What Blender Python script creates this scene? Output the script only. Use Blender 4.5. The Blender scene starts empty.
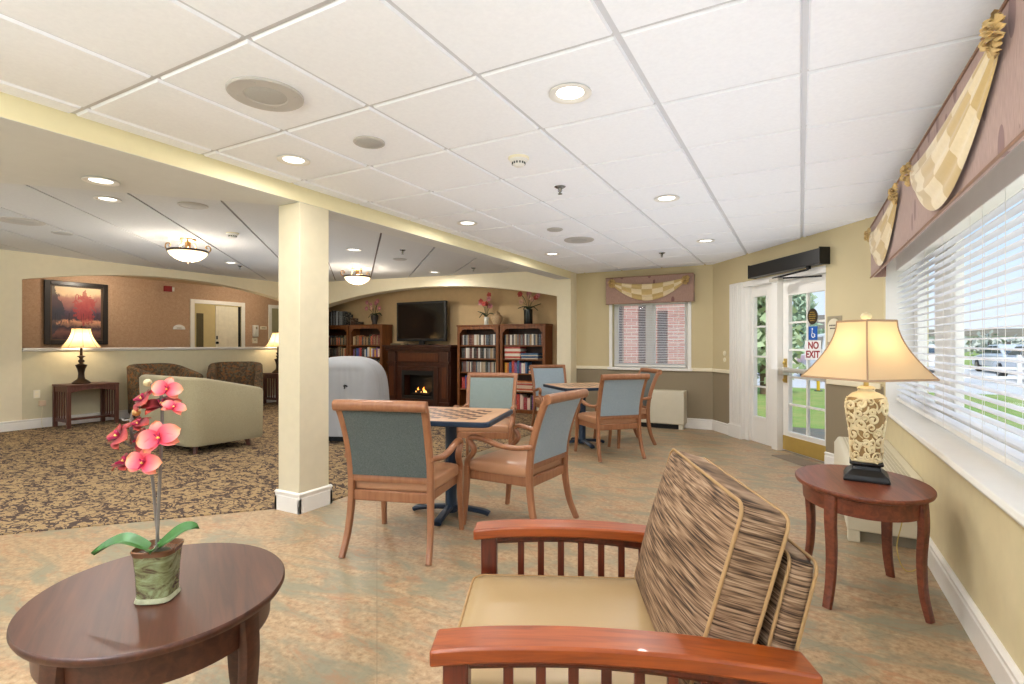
import bpy, bmesh, math, random
from mathutils import Vector, Matrix
PI = math.pi
R = math.radians
sc = bpy.context.scene
col = sc.collection
rnd = random.Random(7)

# ------------------------------------------------------------------ helpers
def lin(h):
    if isinstance(h, (tuple, list)):
        if max(h) > 1.01: h = [x / 255 for x in h]
    else:
        h = h.lstrip('#'); h = [int(h[i:i + 2], 16) / 255 for i in (0, 2, 4)]
    return tuple((x / 12.92 if x <= .04045 else ((x + .055) / 1.055) ** 2.4) for x in h) + (1,)

class NT:
    """small node-tree writer"""
    def __init__(s, name):
        s.m = bpy.data.materials.new(name); s.m.use_nodes = True
        s.t = s.m.node_tree; s.n = s.t.nodes; s.l = s.t.links
        s.b = s.n['Principled BSDF']; s.out = s.n['Material Output']
    def node(s, ty, **kw):
        n = s.n.new(ty)
        for k, v in kw.items():
            if k == 'ins':
                for i, x in v.items():
                    if hasattr(x, 'is_output'): s.l.new(x, n.inputs[i])
                    else: n.inputs[i].default_value = x
            else: setattr(n, k, v)
        return n
    def math(s, op, a, b=0.0, c=0.0, clamp=False):
        n = s.node('ShaderNodeMath', operation=op, use_clamp=clamp, ins={0: a, 1: b, 2: c}); return n.outputs[0]
    def mix(s, f, a, b, blend='MIX'):
        n = s.node('ShaderNodeMix', data_type='RGBA', blend_type=blend, ins={0: f, 6: a, 7: b}); return n.outputs[2]
    def coord(s, which='Object', scale=(1, 1, 1), rot=(0, 0, 0), loc=(0, 0, 0)):
        if which == 'World': o = s.node('ShaderNodeNewGeometry').outputs['Position']
        else: o = s.node('ShaderNodeTexCoord').outputs[which]
        return s.node('ShaderNodeMapping', ins={'Vector': o, 'Scale': scale, 'Rotation': rot, 'Location': loc}).outputs[0]
    def noise(s, vec, scale=5, detail=3, rough=.5, dist=0):
        return s.node('ShaderNodeTexNoise', ins={'Vector': vec, 'Scale': scale, 'Detail': detail, 'Roughness': rough, 'Distortion': dist}).outputs[0]
    def ramp(s, f, stops, interp='LINEAR'):
        n = s.node('ShaderNodeValToRGB', ins={0: f}); e = n.color_ramp.elements; n.color_ramp.interpolation = interp
        while len(e) < len(stops): e.new(.5)
        for i, (p, c) in enumerate(stops): e[i].position = p; e[i].color = c if len(c) == 4 else lin(c)
        return n.outputs[0]
    def bump(s, h, strength=.2, dist=.01):
        n = s.node('ShaderNodeBump', ins={'Height': h, 'Strength': strength, 'Distance': dist}); s.l.new(n.outputs[0], s.b.inputs['Normal'])
    def set(s, **kw):
        for k, v in kw.items():
            k = {'color': 'Base Color', 'rough': 'Roughness', 'metal': 'Metallic', 'spec': 'Specular IOR Level', 'trans': 'Transmission Weight',
                 'emit': 'Emission Color', 'estr': 'Emission Strength', 'coat': 'Coat Weight', 'alpha': 'Alpha', 'sheen': 'Sheen Weight'}[k]
            if hasattr(v, 'is_output'): s.l.new(v, s.b.inputs[k])
            else: s.b.inputs[k].default_value = v
        return s

def plain(name, c, rough=.5, metal=0, var=.06, nscale=12, bump=0, spec=.5, **kw):
    """one colour with a slight mottling"""
    n = NT(name); v = n.coord('Object')
    f = n.noise(v, nscale, 3)
    c = lin(c)
    d = tuple(x * (1 - var * 2) for x in c[:3]) + (1,); e = tuple(min(1, x * (1 + var * 2)) for x in c[:3]) + (1,)
    n.set(color=n.mix(f, d, e), rough=rough, metal=metal, spec=spec, **kw)
    if bump: n.bump(n.noise(v, nscale * 12, 2), bump, .004)
    return n.m

def wood(name, a, b, rough=.35, axis=0, scale=1.0, coat=.0, spec=.5):
    n = NT(name); sc_ = [22 * scale] * 3; sc_[axis] = 1.6 * scale
    f = n.noise(n.coord('Object', sc_), 2.2, 5, .6, .6)
    n.set(color=n.ramp(f, [(.3, lin(a)), (.7, lin(b))]), rough=rough, coat=coat, spec=spec)
    n.bump(f, .05, .002)
    return n.m

def emis(name, c, s):
    n = NT(name); n.set(color=lin(c), emit=lin(c), estr=s, rough=.5); return n.m

# ---- mesh builder
def catmull(P, k=5):
    P = [Vector(p) for p in P]
    if len(P) < 3 or k <= 1: return P
    out = []
    for i in range(len(P) - 1):
        p0 = P[max(i - 1, 0)]; p1 = P[i]; p2 = P[i + 1]; p3 = P[min(i + 2, len(P) - 1)]
        for j in range(k):
            t = j / k
            out.append(.5 * ((2 * p1) + (p2 - p0) * t + (2 * p0 - 5 * p1 + 4 * p2 - p3) * t * t + (3 * p1 - p0 - 3 * p2 + p3) * t ** 3))
    out.append(P[-1]); return out

class MB:
    def __init__(s): s.v = []; s.f = []; s.mi = []; s.uv = {}; s.m = 0
    def face(s, idx): s.f.append(tuple(idx)); s.mi.append(s.m)
    def add(s, vs, fs, M=None):
        o = len(s.v)
        s.v += [tuple(M @ Vector(p)) if M else tuple(p) for p in vs]
        for f in fs: s.face([i + o for i in f])
        return s
    def bx(s, x0, x1, y0, y1, z0, z1, M=None):
        vs = [(x, y, z) for z in (z0, z1) for y in (y0, y1) for x in (x0, x1)]
        return s.add(vs, [(0, 2, 3, 1), (4, 5, 7, 6), (0, 1, 5, 4), (2, 6, 7, 3), (0, 4, 6, 2), (1, 3, 7, 5)], M)
    def box(s, c, d, M=None):
        return s.bx(c[0] - d[0] / 2, c[0] + d[0] / 2, c[1] - d[1] / 2, c[1] + d[1] / 2, c[2] - d[2] / 2, c[2] + d[2] / 2, M)
    def prism(s, poly, a, b, axis='z', M=None):
        """poly in the two other axes, extruded a..b on axis"""
        def mk(p, h):
            return (p[0], p[1], h) if axis == 'z' else ((p[0], h, p[1]) if axis == 'y' else (h, p[0], p[1]))
        n = len(poly)
        vs = [mk(p, a) for p in poly] + [mk(p, b) for p in poly]
        fs = [tuple(range(n)), tuple(range(2 * n - 1, n - 1, -1))] + [(i, (i + 1) % n, n + (i + 1) % n, n + i) for i in range(n)]
        return s.add(vs, fs, M)
    def lathe(s, prof, n=32, c=(0, 0, 0), sx=1, sy=1, M=None, sq=0, rot=0):
        """profile of (r,z); sq>0 squares the section"""
        vs = []
        for r, z in prof:
            for k in range(n):
                a = 2 * PI * k / n + rot; ca, sa = math.cos(a - rot), math.sin(a - rot)
                if sq:
                    m = (abs(ca) ** sq + abs(sa) ** sq) ** (-1 / sq); x, y = ca * m, sa * m
                    x, y = x * math.cos(rot) - y * math.sin(rot), x * math.sin(rot) + y * math.cos(rot)
                else: x, y = math.cos(a), math.sin(a)
                vs.append((c[0] + x * r * sx, c[1] + y * r * sy, c[2] + z))
        fs = []
        for i in range(len(prof) - 1):
            for k in range(n):
                k2 = (k + 1) % n
                fs.append((i * n + k, i * n + k2, (i + 1) * n + k2, (i + 1) * n + k))
        if prof[0][0] > 1e-5: fs.append(tuple(range(n - 1, -1, -1)))
        if prof[-1][0] > 1e-5: fs.append(tuple((len(prof) - 1) * n + k for k in range(n)))
        return s.add(vs, fs, M)
    def sweep(s, pts, w, h=None, side=None, n=10, k=5, sq=2.0, closed=False, taper=None, M=None):
        """tube along pts, section w x h (superellipse exponent sq); side = direction of w"""
        h = w if h is None else h
        P = catmull(pts, k) if not closed else [Vector(p) for p in pts]
        N = len(P); vs = []; prev = None
        for i, p in enumerate(P):
            if closed: t = P[(i + 1) % N] - P[i - 1]
            else: t = P[min(i + 1, N - 1)] - P[max(i - 1, 0)]
            t.normalize()
            if side is not None: a = Vector(side)
            elif prev is None: a = Vector((0, 0, 1)) if abs(t.z) < .9 else Vector((1, 0, 0))
            else: a = prev
            a = (a - t * a.dot(t)).normalized(); prev = a
            b = t.cross(a)
            f = 1 if taper is None else (taper(i / (N - 1)))
            for q in range(n):
                an = 2 * PI * (q + .5) / n; ca, sa = math.cos(an), math.sin(an)
                m = (abs(ca) ** sq + abs(sa) ** sq) ** (-1 / sq)
                vs.append(p + a * (ca * m * w / 2 * f) + b * (sa * m * h / 2 * f))
        fs = []
        for i in range(N if closed else N - 1):
            j = (i + 1) % N
            for q in range(n):
                q2 = (q + 1) % n; fs.append((i * n + q, i * n + q2, j * n + q2, j * n + q))
        if not closed: fs += [tuple(range(n - 1, -1, -1)), tuple((N - 1) * n + q for q in range(n))]
        return s.add(vs, fs, M)
    def surf(s, fn, nu, nv, uv=True, thick=0, M=None):
        o = len(s.v)
        for i in range(nu + 1):
            for j in range(nv + 1):
                p = fn(i / nu, j / nv)
                s.v.append(tuple(M @ Vector(p)) if M else tuple(p))
                if uv: s.uv[len(s.v) - 1] = (i / nu, j / nv)
        for i in range(nu):
            for j in range(nv):
                a = o + i * (nv + 1) + j
                s.face((a, a + nv + 1, a + nv + 2, a + 1))
        return s
    def cushion(s, d, r=.04, crown=0, n=8, c=(0, 0, 0), M=None, crown_y=0):
        """rounded, crowned box; d full sizes"""
        hx, hy, hz = d[0] / 2, d[1] / 2, d[2] / 2
        r = min(r, hx, hy, hz); ix, iy, iz = hx - r, hy - r, hz - r
        bm = bmesh.new(); bmesh.ops.create_cube(bm, size=2)
        bmesh.ops.subdivide_edges(bm, edges=bm.edges[:], cuts=n, use_grid_fill=True)
        vs = []
        bm.verts.index_update()
        for v in bm.verts:
            q = []
            for t, h in zip(v.co, (hx, hy, hz)):
                # crowd the samples near the edges
                q.append(h * math.copysign(abs(t) ** .75, t))
            q = Vector(q)
            k = Vector((max(-ix, min(ix, q.x)), max(-iy, min(iy, q.y)), max(-iz, min(iz, q.z))))
            dv = q - k
            if dv.length > 1e-6: dv = dv.normalized() * r
            p = k + dv
            g = (1 - (p.x / hx) ** 2) * (1 - (p.y / hy) ** 2)
            p.z += crown * g * (p.z / hz)
            g2 = (1 - (p.x / hx) ** 2) * (1 - (p.z / hz) ** 2)
            p.y += crown_y * max(0, g2) * (p.y / hy)
            vs.append(p + Vector(c))
        fs = [[v.index for v in f.verts] for f in bm.faces]
        bm.free()
        return s.add(vs, fs, M)
    def merge(s, me, M=None):
        return s.add([v.co for v in me.vertices], [list(p.vertices) for p in me.polygons], M)
    def build(s, name, mat, parent=None, smooth=38, bevel=0, M=None, seg=2):
        me = bpy.data.meshes.new(name)
        vs = [tuple(M @ Vector(p)) for p in s.v] if M else s.v
        me.from_pydata(vs, [], s.f)
        mats = mat if isinstance(mat, (list, tuple)) else [mat]
        for m in mats: me.materials.append(m)
        if len(mats) > 1:
            for p, i in zip(me.polygons, s.mi): p.material_index = i
        if s.uv:
            ul = me.uv_layers.new(name='UVMap')
            for lp in me.loops: ul.data[lp.index].uv = s.uv.get(lp.vertex_index, (0, 0))
        bm = bmesh.new(); bm.from_mesh(me); bmesh.ops.recalc_face_normals(bm, faces=bm.faces[:]); bm.to_mesh(me); bm.free()
        if smooth:
            for p in me.polygons: p.use_smooth = True
            me.set_sharp_from_angle(angle=R(smooth))
        me.update()
        o = bpy.data.objects.new(name, me); col.objects.link(o)
        if parent is not None: o.parent = parent
        if bevel:
            b = o.modifiers.new('bevel', 'BEVEL'); b.width = bevel; b.segments = seg; b.limit_method = 'ANGLE'; b.angle_limit = R(40)
        return o

def tag(o, label, cat, group=None):
    o['label'] = label; o['category'] = cat
    if group: o['group'] = group
    return o
def thing(name, label, cat, loc=(0, 0, 0), rotz=0, group=None):
    o = bpy.data.objects.new(name, None); col.objects.link(o); o.empty_display_size = .05
    o.location = loc; o.rotation_euler = (0, 0, rotz)
    return tag(o, label, cat, group)
def struct(o): o['kind'] = 'structure'; return o
def dup(root, loc=None, rotz=None, label=None, group=None):
    r = root.copy(); col.objects.link(r)
    if loc is not None: r.location = loc
    if rotz is not None: r.rotation_euler = (0, 0, rotz)
    if label: r['label'] = label
    if group: r['group'] = group
    for ch in list(root.children):
        c = ch.copy(); col.objects.link(c); c.parent = r
        for g in list(ch.children):
            d = g.copy(); col.objects.link(d); d.parent = c
    return r
def text_mesh(txt, size, align='CENTER', bold=0):
    cu = bpy.data.curves.new('lettering', 'FONT'); cu.body = txt; cu.size = size; cu.align_x = align; cu.align_y = 'CENTER'
    cu.offset = bold; cu.extrude = .0008
    o = bpy.data.objects.new('lettering', cu); col.objects.link(o)
    bpy.context.view_layer.update()
    me = bpy.data.meshes.new_from_object(o.evaluated_get(bpy.context.evaluated_depsgraph_get()))
    bpy.data.objects.remove(o); bpy.data.curves.remove(cu)
    return me
def Tm(loc=(0, 0, 0), rz=0, rx=0, ry=0):
    return Matrix.Translation(loc) @ Matrix.Rotation(rz, 4, 'Z') @ Matrix.Rotation(ry, 4, 'Y') @ Matrix.Rotation(rx, 4, 'X')
def lamp(name, ty, loc, power, color=(1, 1, 1), size=.1, rot=(0, 0, 0), spot=None, parent=None):
    l = bpy.data.lights.new(name, ty); l.energy = power; l.color = color
    if ty == 'AREA': l.shape = 'DISK'; l.size = size
    elif ty != 'SUN': l.shadow_soft_size = size
    if ty == 'SPOT': l.spot_size = spot or 2.4; l.spot_blend = .6
    o = bpy.data.objects.new(name, l); col.objects.link(o); o.location = loc; o.rotation_euler = rot
    return o

# ------------------------------------------------------------------ camera, world
CAMZ = 1.25
cam = bpy.data.cameras.new('camera'); cam.sensor_width = 36; cam.lens = 36 * 528 / 1024; cam.shift_y = 2 / 1024
cam.clip_start = .02; cam.clip_end = 400
co = bpy.data.objects.new('camera', cam); col.objects.link(co); co.location = (0, 0, CAMZ); co.rotation_euler = (PI / 2, 0, .5)
sc.camera = co
sc.view_settings.view_transform = 'Standard'; sc.view_settings.look = 'None'; sc.view_settings.exposure = 0.02; sc.view_settings.gamma = 0.95
try:
    sc.cycles.use_denoising = True; sc.cycles.max_bounces = 8; sc.cycles.diffuse_bounces = 5; sc.cycles.glossy_bounces = 3
    sc.cycles.transparent_max_bounces = 12; sc.cycles.sample_clamp_indirect = 6
except Exception: pass
w = bpy.data.worlds.new('sky'); sc.world = w; w.use_nodes = True
wn, wl = w.node_tree.nodes, w.node_tree.links
bg = wn['Background']
tc = wn.new('ShaderNodeTexCoord'); sp = wn.new('ShaderNodeSeparateXYZ'); wl.new(tc.outputs['Generated'], sp.inputs[0])
mr = wn.new('ShaderNodeValToRGB'); wl.new(sp.outputs[2], mr.inputs[0])
e = mr.color_ramp.elements
e[0].position = 0; e[0].color = (.80, .88, .96, 1)
e[1].position = .62; e[1].color = (.36, .60, .95, 1)
x = mr.color_ramp.elements.new(.16); x.color = (.58, .76, .95, 1)
x = mr.color_ramp.elements.new(.38); x.color = (.50, .71, .97, 1)
nz = wn.new('ShaderNodeTexNoise'); nz.inputs['Scale'].default_value = 3.2; nz.inputs['Detail'].default_value = 6
mp = wn.new('ShaderNodeMapping'); mp.inputs['Scale'].default_value = (1, 1, 3); wl.new(tc.outputs['Generated'], mp.inputs[0]); wl.new(mp.outputs[0], nz.inputs['Vector'])
cr = wn.new('ShaderNodeValToRGB'); wl.new(nz.outputs[0], cr.inputs[0]); cr.color_ramp.elements[0].position = .55; cr.color_ramp.elements[1].position = .7
mx = wn.new('ShaderNodeMix'); mx.data_type = 'RGBA'; wl.new(cr.outputs[0], mx.inputs[0]); wl.new(mr.outputs[0], mx.inputs[6]); mx.inputs[7].default_value = (.93, .95, 1, 1)
wl.new(mx.outputs[2], bg.inputs[0]); bg.inputs[1].default_value = 1.2

# ------------------------------------------------------------------ materials
WHITE = plain('white_paint', '#e9e6df', .4, var=.02)
CASEWHITE = plain('white_trim', '#efece6', .35, var=.02)
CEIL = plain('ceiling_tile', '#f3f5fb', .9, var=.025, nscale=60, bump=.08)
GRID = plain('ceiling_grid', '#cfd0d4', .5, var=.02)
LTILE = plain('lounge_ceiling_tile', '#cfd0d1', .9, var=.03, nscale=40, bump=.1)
LGRID = plain('lounge_ceiling_slot', '#6b5a55', .7, var=.05)
SOFF = plain('soffit_paint', '#d3d3d0', .8, var=.02)
BEAM = plain('beam_cream', '#e9dfb9', .7, var=.02)
PILLAR = plain('column_cream', '#d6ccb2', .7, var=.03)
NICHE = plain('niche_tan', '#c9ae85', .8, var=.04)
LWALL = plain('lounge_cream', '#e6dcc2', .8, var=.02)
HALF = plain('half_wall_sage', '#cdc5a8', .8, var=.03)
RWALL = plain('window_wall_cream', '#d9cca6', .75, var=.03)

def two_tone(name, up, lo, z):
    n = NT(name); p = n.node('ShaderNodeSeparateXYZ', ins={0: n.node('ShaderNodeNewGeometry').outputs['Position']})
    f = n.math('GREATER_THAN', p.outputs[2], z)
    g = n.noise(n.coord('World'), 3, 4)
    c = n.mix(f, lin(lo), lin(up)); c2 = n.mix(n.math('MULTIPLY', g, .12), c, lin('#6a5a38'))
    n.set(color=c2, rough=.75); return n.m
TWO = two_tone('two_tone_wall', '#d0c19b', '#948770', .87)

def wallpaper():
    n = NT('tan_wallpaper'); v = n.coord('World', (1, 1, 1))
    a = n.noise(v, 22, 4, .7, 1.2); b = n.noise(v, 2, 2)
    n.set(color=n.mix(n.math('MULTIPLY', b, .25), n.ramp(a, [(.3, '#ad8e74'), (.7, '#c4a88e')]), lin('#b8977a')), rough=.8); return n.m
PAPER = wallpaper()

def vinyl():
    n = NT('mottled_vinyl'); v = n.coord('World'); v2 = n.coord('World', (1, 2.2, 1), (0, 0, .5))
    a = n.noise(v2, 2.2, 6, .65, .8); b = n.noise(v2, 4.5, 6, .7, 1.5); c = n.noise(v, 34, 4, .7); d = n.noise(v2, 9, 4, .6, .6)
    base = n.ramp(c, [(.3, '#866d50'), (.48, '#ab9070'), (.72, '#c0aa8a')])
    k = n.mix(n.ramp(a, [(.46, (0, 0, 0, 1)), (.6, (.8, .8, .8, 1))]), base, lin('#868672'))
    k = n.mix(n.ramp(b, [(.52, (0, 0, 0, 1)), (.7, (.7, .7, .7, 1))]), k, lin('#a9734f'))
    k = n.mix(n.ramp(d, [(.55, (0, 0, 0, 1)), (.75, (.5, .5, .5, 1))]), k, lin('#7d6a58'))
    br = n.node('ShaderNodeTexBrick', ins={'Vector': n.coord('World', (1, 1, 1), (0, 0, R(47))), 'Scale': 1.0, 'Mortar Size': .003, 'Brick Width': .9, 'Row Height': .9, 'Color1': (0, 0, 0, 1), 'Color2': (0, 0, 0, 1), 'Mortar': (1, 1, 1, 1)}, offset=0)
    k = n.mix(n.math('MULTIPLY', br.outputs[0], .35), k, lin('#7d6c56'))
    n.set(color=k, rough=n.ramp(c, [(.2, (.36, .36, .36, 1)), (.8, (.5, .5, .5, 1))]), spec=.4); return n.m
VINYL = vinyl()

def carpet():
    n = NT('vine_carpet'); v = n.coord('World', (1, 1.25, 1), (0, 0, .4)); g = n.noise(n.coord('World'), 160, 2)
    base = n.ramp(g, [(.3, '#8f7757'), (.7, '#b39a76')])
    def squig(sc_, seed, w_, mlo):
        q = n.coord('World', (1, 1.5, 1), (0, 0, .5), (seed, seed * .7, 0))
        a = n.noise(q, sc_, 1.5, .5, .9)
        l = n.math('LESS_THAN', n.math('ABSOLUTE', n.math('SUBTRACT', a, .5)), w_)
        m = n.math('GREATER_THAN', n.noise(q, sc_ * 1.1, 1), mlo)
        return n.math('MULTIPLY', l, m)
    f = n.math('MAXIMUM', squig(6.5, 3.1, .034, .42), squig(8.5, 17.3, .034, .46))
    f = n.math('MAXIMUM', f, squig(11, 41.7, .036, .52))
    n.set(color=n.mix(n.math('MULTIPLY', f, .92), base, lin('#453a3a')), rough=.95, spec=.1)
    n.bump(g, .3, .004); return n.m
CARPET = carpet()

CHAIRWOOD = wood('chair_maple', '#8a5b3e', '#a2714f', .35, 2, .6)
TEAL = None
def fabric(name, a, b, sc_=220, rough=.9):
    n = NT(name); v = n.coord('Object', (1, 1, 1)); f = n.noise(v, sc_, 2, .6); g = n.noise(v, 8, 2)
    n.set(color=n.mix(n.math('MULTIPLY', g, .3), n.ramp(f, [(.3, a), (.7, b)]), lin(a)), rough=rough, spec=.2, sheen=.2); n.bump(f, .25, .003); return n.m
TEAL = fabric('teal_weave', '#474e4b', '#6b726e')
TEAL_LIT = fabric('teal_weave_lit', '#8797a0', '#a9b6bf')  # lighter copy of the same weave, with window light put into its colour
TANVINYL = plain('tan_vinyl', '#ad8161', .33, var=.05, nscale=6, bump=.05)
SEATVINYL = plain('khaki_vinyl', '#a48b64', .38, var=.03, nscale=5, bump=.05)
NAVY = plain('navy_metal', '#26364a', .35, .2, var=.05)
TOPWOOD = wood('light_table_wood', '#b58a68', '#c9a482', .3, 0)
MWOOD = wood('cherry_wood', '#6f2e0e', '#9f4f1c', .36, 1, coat=.1)
MDARK = wood('dark_cherry', '#3f150a', '#6a2a14', .32, 2, coat=.2)
OVALD = wood('walnut_stain', '#371b10', '#54301f', .4, 0, .8)
OVALR = wood('mahogany_stain', '#5c2d1c', '#86482f', .38, 0, .8, coat=.1)
BLACK = plain('black_plastic', '#161616', .4, var=.1)
BLACKM = plain('black_metal', '#1d1c1b', .35, .6, var=.1)
BRASS = plain('brass', '#c2a55c', .35, .35, var=.06)
STEEL = plain('satin_steel', '#c9c4b8', .35, .5, var=.04)
CHROME = plain('chrome', '#8d8a86', .25, .9, var=.05)
BOOKWOOD = wood('bookcase_oak', '#5f3416', '#8a5226', .38, 2)
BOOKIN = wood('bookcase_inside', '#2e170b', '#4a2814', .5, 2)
FIREWOOD = wood('fireplace_mahogany', '#2c140b', '#4a2413', .35, 2, coat=.15)
FIRELT = wood('fireplace_panel', '#45210f', '#5f3319', .35, 2)
LAMPBRONZE = plain('bronze', '#3a2a1e', .35, .6, var=.2, nscale=20)
ENDWOOD = wood('mission_walnut', '#4a2a20', '#6d4234', .4, 2)
SAGE = fabric('sage_upholstery', '#9d9376', '#b1a78a', 140)
GRAYSHEET = plain('grey_sheet', '#a9aaad', .8, var=.03, nscale=4)
GREEN = plain('leaf_green', '#406a2e', .4, var=.2, nscale=30)
OUTLET = plain('outlet_plastic', '#e8e2cf', .4, var=.02)
GLASSM = NT('window_glass')
_t = GLASSM.node('ShaderNodeBsdfTransparent'); _g = GLASSM.node('ShaderNodeBsdfGlossy', ins={'Roughness': .02}); _m = GLASSM.node('ShaderNodeMixShader', ins={0: .04, 1: _t.outputs[0], 2: _g.outputs[0]})
GLASSM.l.new(_m.outputs[0], GLASSM.out.inputs[0]); GLASS = GLASSM.m

def stripes():
    n = NT('woven_stripe'); v0 = n.coord('Object', rot=(R(-15), 0, 0))
    def st(sx, sy, sz): return n.node('ShaderNodeMapping', ins={'Vector': v0, 'Scale': (sx, sy, sz)}).outputs[0]
    f = n.noise(st(7, 9, 190), 1.0, 2, .55, 0); g = n.noise(st(14, 14, 420), 1, 1)
    k = n.math('ADD', n.math('MULTIPLY', f, .7), n.math('MULTIPLY', g, .3))
    n.set(color=n.ramp(k, [(.38, '#33251a'), (.47, '#6b533d'), (.55, '#8b7057'), (.66, '#a88f74')]), rough=.75, spec=.25); n.bump(k, .3, .004); return n.m
STRIPE = stripes()
PIPING = plain('tan_piping', '#a07f54', .7, var=.08, nscale=60)

def tubpattern():
    n = NT('speckled_upholstery'); v = n.coord('Object')
    vo = n.node('ShaderNodeTexVoronoi', ins={'Vector': v, 'Scale': 30})
    f = n.noise(v, 60, 3)
    k = n.ramp(vo.outputs['Color'], [(.2, '#4a3f34'), (.45, '#6d5a44'), (.62, '#8a5a34'), (.8, '#5c6050')], 'CONSTANT')
    n.set(color=n.mix(.35, k, n.ramp(f, [(.3, '#3f342b'), (.7, '#8b7556')])), rough=.85, spec=.2); return n.m
TUB = tubpattern()

def checks(name, u, v):
    n = NT(name); uv = n.coord('UV', (u, v, 1)); s_ = n.node('ShaderNodeSeparateXYZ', ins={0: uv})
    a = n.math('GREATER_THAN', n.math('FRACT', s_.outputs[0]), .5); b = n.math('GREATER_THAN', n.math('FRACT', s_.outputs[1]), .5)
    x = n.math('ABSOLUTE', n.math('SUBTRACT', a, b))
    f = n.noise(n.coord('Object'), 60, 2)
    n.set(color=n.mix(n.math('MULTIPLY', f, .3), n.mix(x, lin('#c4a870'), lin('#e2d0ab')), lin('#a58a58')), rough=.55, sheen=.3); return n.m
CHECK = checks('gold_check', 3.5, 1.5)
ROSE = plain('gold_gather', '#c9ab74', .6, var=.25, nscale=30)

def valfab():
    n = NT('mauve_leaf_fabric'); v = n.coord('Object', (9, 9, 9))
    vo = n.node('ShaderNodeTexVoronoi', ins={'Vector': n.coord('Object', (7, 7, 3.2)), 'Scale': 1.0, 'Randomness': 1.0})
    d = n.math('LESS_THAN', vo.outputs['Distance'], .23)
    g = n.noise(n.coord('Object', (200, 200, 20)), 1, 2)
    base = n.ramp(g, [(.3, '#957669'), (.7, '#ad8d7f')])
    n.set(color=n.mix(n.math('MULTIPLY', d, .8), base, lin('#6d4240')), rough=.7, sheen=.2); return n.m
MAUVE = valfab()

# ------------------------------------------------------------------ SETTING
H = 2.42; BZ = 2.30; BX0, BX1 = -3.475, -3.24; RW = .65; FW = 8.15
LW = -9.9; AW = 7.9; CW = -12.0
def lounge_z(x): return 2.47 + .02 * (-4.1 - x)

struct(MB().bx(-14.5, 4.2, -3, 9, -.1, 0).build('floor', VINYL, smooth=0))
dg_a = Vector((-3.49, 2.66)); dg_d = Vector((-.665, -.747))
far_d = dg_a + dg_d * 7.5
struct(MB().prism([(-3.27, 8.9), (-3.27, 2.92), (-3.49, 2.66), (far_d.x, far_d.y), (-14, far_d.y), (-14, 8.9)], 0, .008).build('floor_carpet', CARPET, smooth=0))

# main tile ceiling: tiles hang a little below the grid
def tile_ceiling(name, xs, ys, z, matT, matG, gap=.0115, drop=.012, clip=None):
    m = MB(); m.m = 1
    m.bx(xs[0] - .1, xs[-1] + .1, ys[0] - .1, ys[-1] + .1, z, z + .05)
    m.m = 0
    for i in range(len(xs) - 1):
        for j in range(len(ys) - 1):
            x0, x1, y0, y1 = xs[i] + gap, xs[i + 1] - gap, ys[j] + gap, ys[j + 1] - gap
            e_ = .006
            m.add([(x0, y0, z), (x1, y0, z), (x1, y1, z), (x0, y1, z), (x0 + e_, y0 + e_, z - drop), (x1 - e_, y0 + e_, z - drop), (x1 - e_, y1 - e_, z - drop), (x0 + e_, y1 - e_, z - drop)],
                  [(4, 5, 6, 7), (0, 1, 5, 4), (1, 2, 6, 5), (2, 3, 7, 6), (3, 0, 4, 7)])
    return m.build(name, [matT, matG], smooth=0)
xs = [-3.24, -3.095] + [-.607 + .622 * k for k in range(-3, 3)] + [1.3]
ys = [1.932 + .6535 * k for k in range(-7, 11)]
struct(tile_ceiling('ceiling', xs, ys, H, CEIL, GRID))

# beam, soffit and column
_m = MB().bx(BX0, BX1, -3, AW, BZ, 2.75); _m.m = 1; _m.bx(BX0 + .001, BX1 - .003, -3, AW, BZ - .002, BZ + .002); struct(_m.build('trim_1', [BEAM, SOFF], smooth=0))
struct(MB().prism([(BX0, 2.66), (BX0, -3), (far_d.x, far_d.y), ], BZ + .001, 2.75).build('trim_2', SOFF, smooth=0))
struct(MB().bx(BX0, BX1, 2.665, 2.94, 0, BZ - .002).build('column', PILLAR, bevel=.004))
def baseboard_strip(m, pts, h=.14, t=.016, closed=False, cap=True):
    """skirting along pts (outer face on the left of travel)"""
    n = len(pts); rngs = range(n if closed else n - 1)
    for i in rngs:
        a = Vector(pts[i]); b = Vector(pts[(i + 1) % n]); d = (b - a).normalized(); nn = Vector((-d.y, d.x))
        L = (b - a).length; M = Matrix.Translation((a.x, a.y, 0)) @ Matrix.Rotation(math.atan2(d.y, d.x), 4, 'Z')
        m.prism([(-.001, .0), (t, .0), (t, h * .72), (t * .75, h * .76), (t * .75, h * .86), (t * 1.15, h * .88), (t * 1.15, h * .95), (t * .4, h), (-.001, h)], -t if closed else 0, L + (t if closed else 0), 'x', M)
    return m
m = baseboard_strip(MB(), [(BX1, 2.665), (BX1, 2.94), (BX0, 2.94), (BX0, 2.665)][::-1], .15, .018, True)
struct(m.build('baseboard_column', CASEWHITE, smooth=0))

# lounge ceiling (laid diagonally)
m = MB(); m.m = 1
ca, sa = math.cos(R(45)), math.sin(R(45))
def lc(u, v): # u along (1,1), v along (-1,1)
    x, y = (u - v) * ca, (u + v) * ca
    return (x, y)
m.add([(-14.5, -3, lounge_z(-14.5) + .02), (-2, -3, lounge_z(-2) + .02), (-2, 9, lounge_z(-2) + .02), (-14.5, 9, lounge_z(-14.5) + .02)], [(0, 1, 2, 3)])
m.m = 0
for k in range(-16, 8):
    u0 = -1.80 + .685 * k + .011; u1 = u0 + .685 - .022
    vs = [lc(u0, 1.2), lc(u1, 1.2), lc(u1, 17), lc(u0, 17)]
    m.add([(x, y, lounge_z(x)) for x, y in vs] + [(x, y, lounge_z(x) + .025) for x, y in vs], [(0, 1, 2, 3), (0, 1, 5, 4), (1, 2, 6, 5), (2, 3, 7, 6), (3, 0, 4, 7)])
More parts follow.
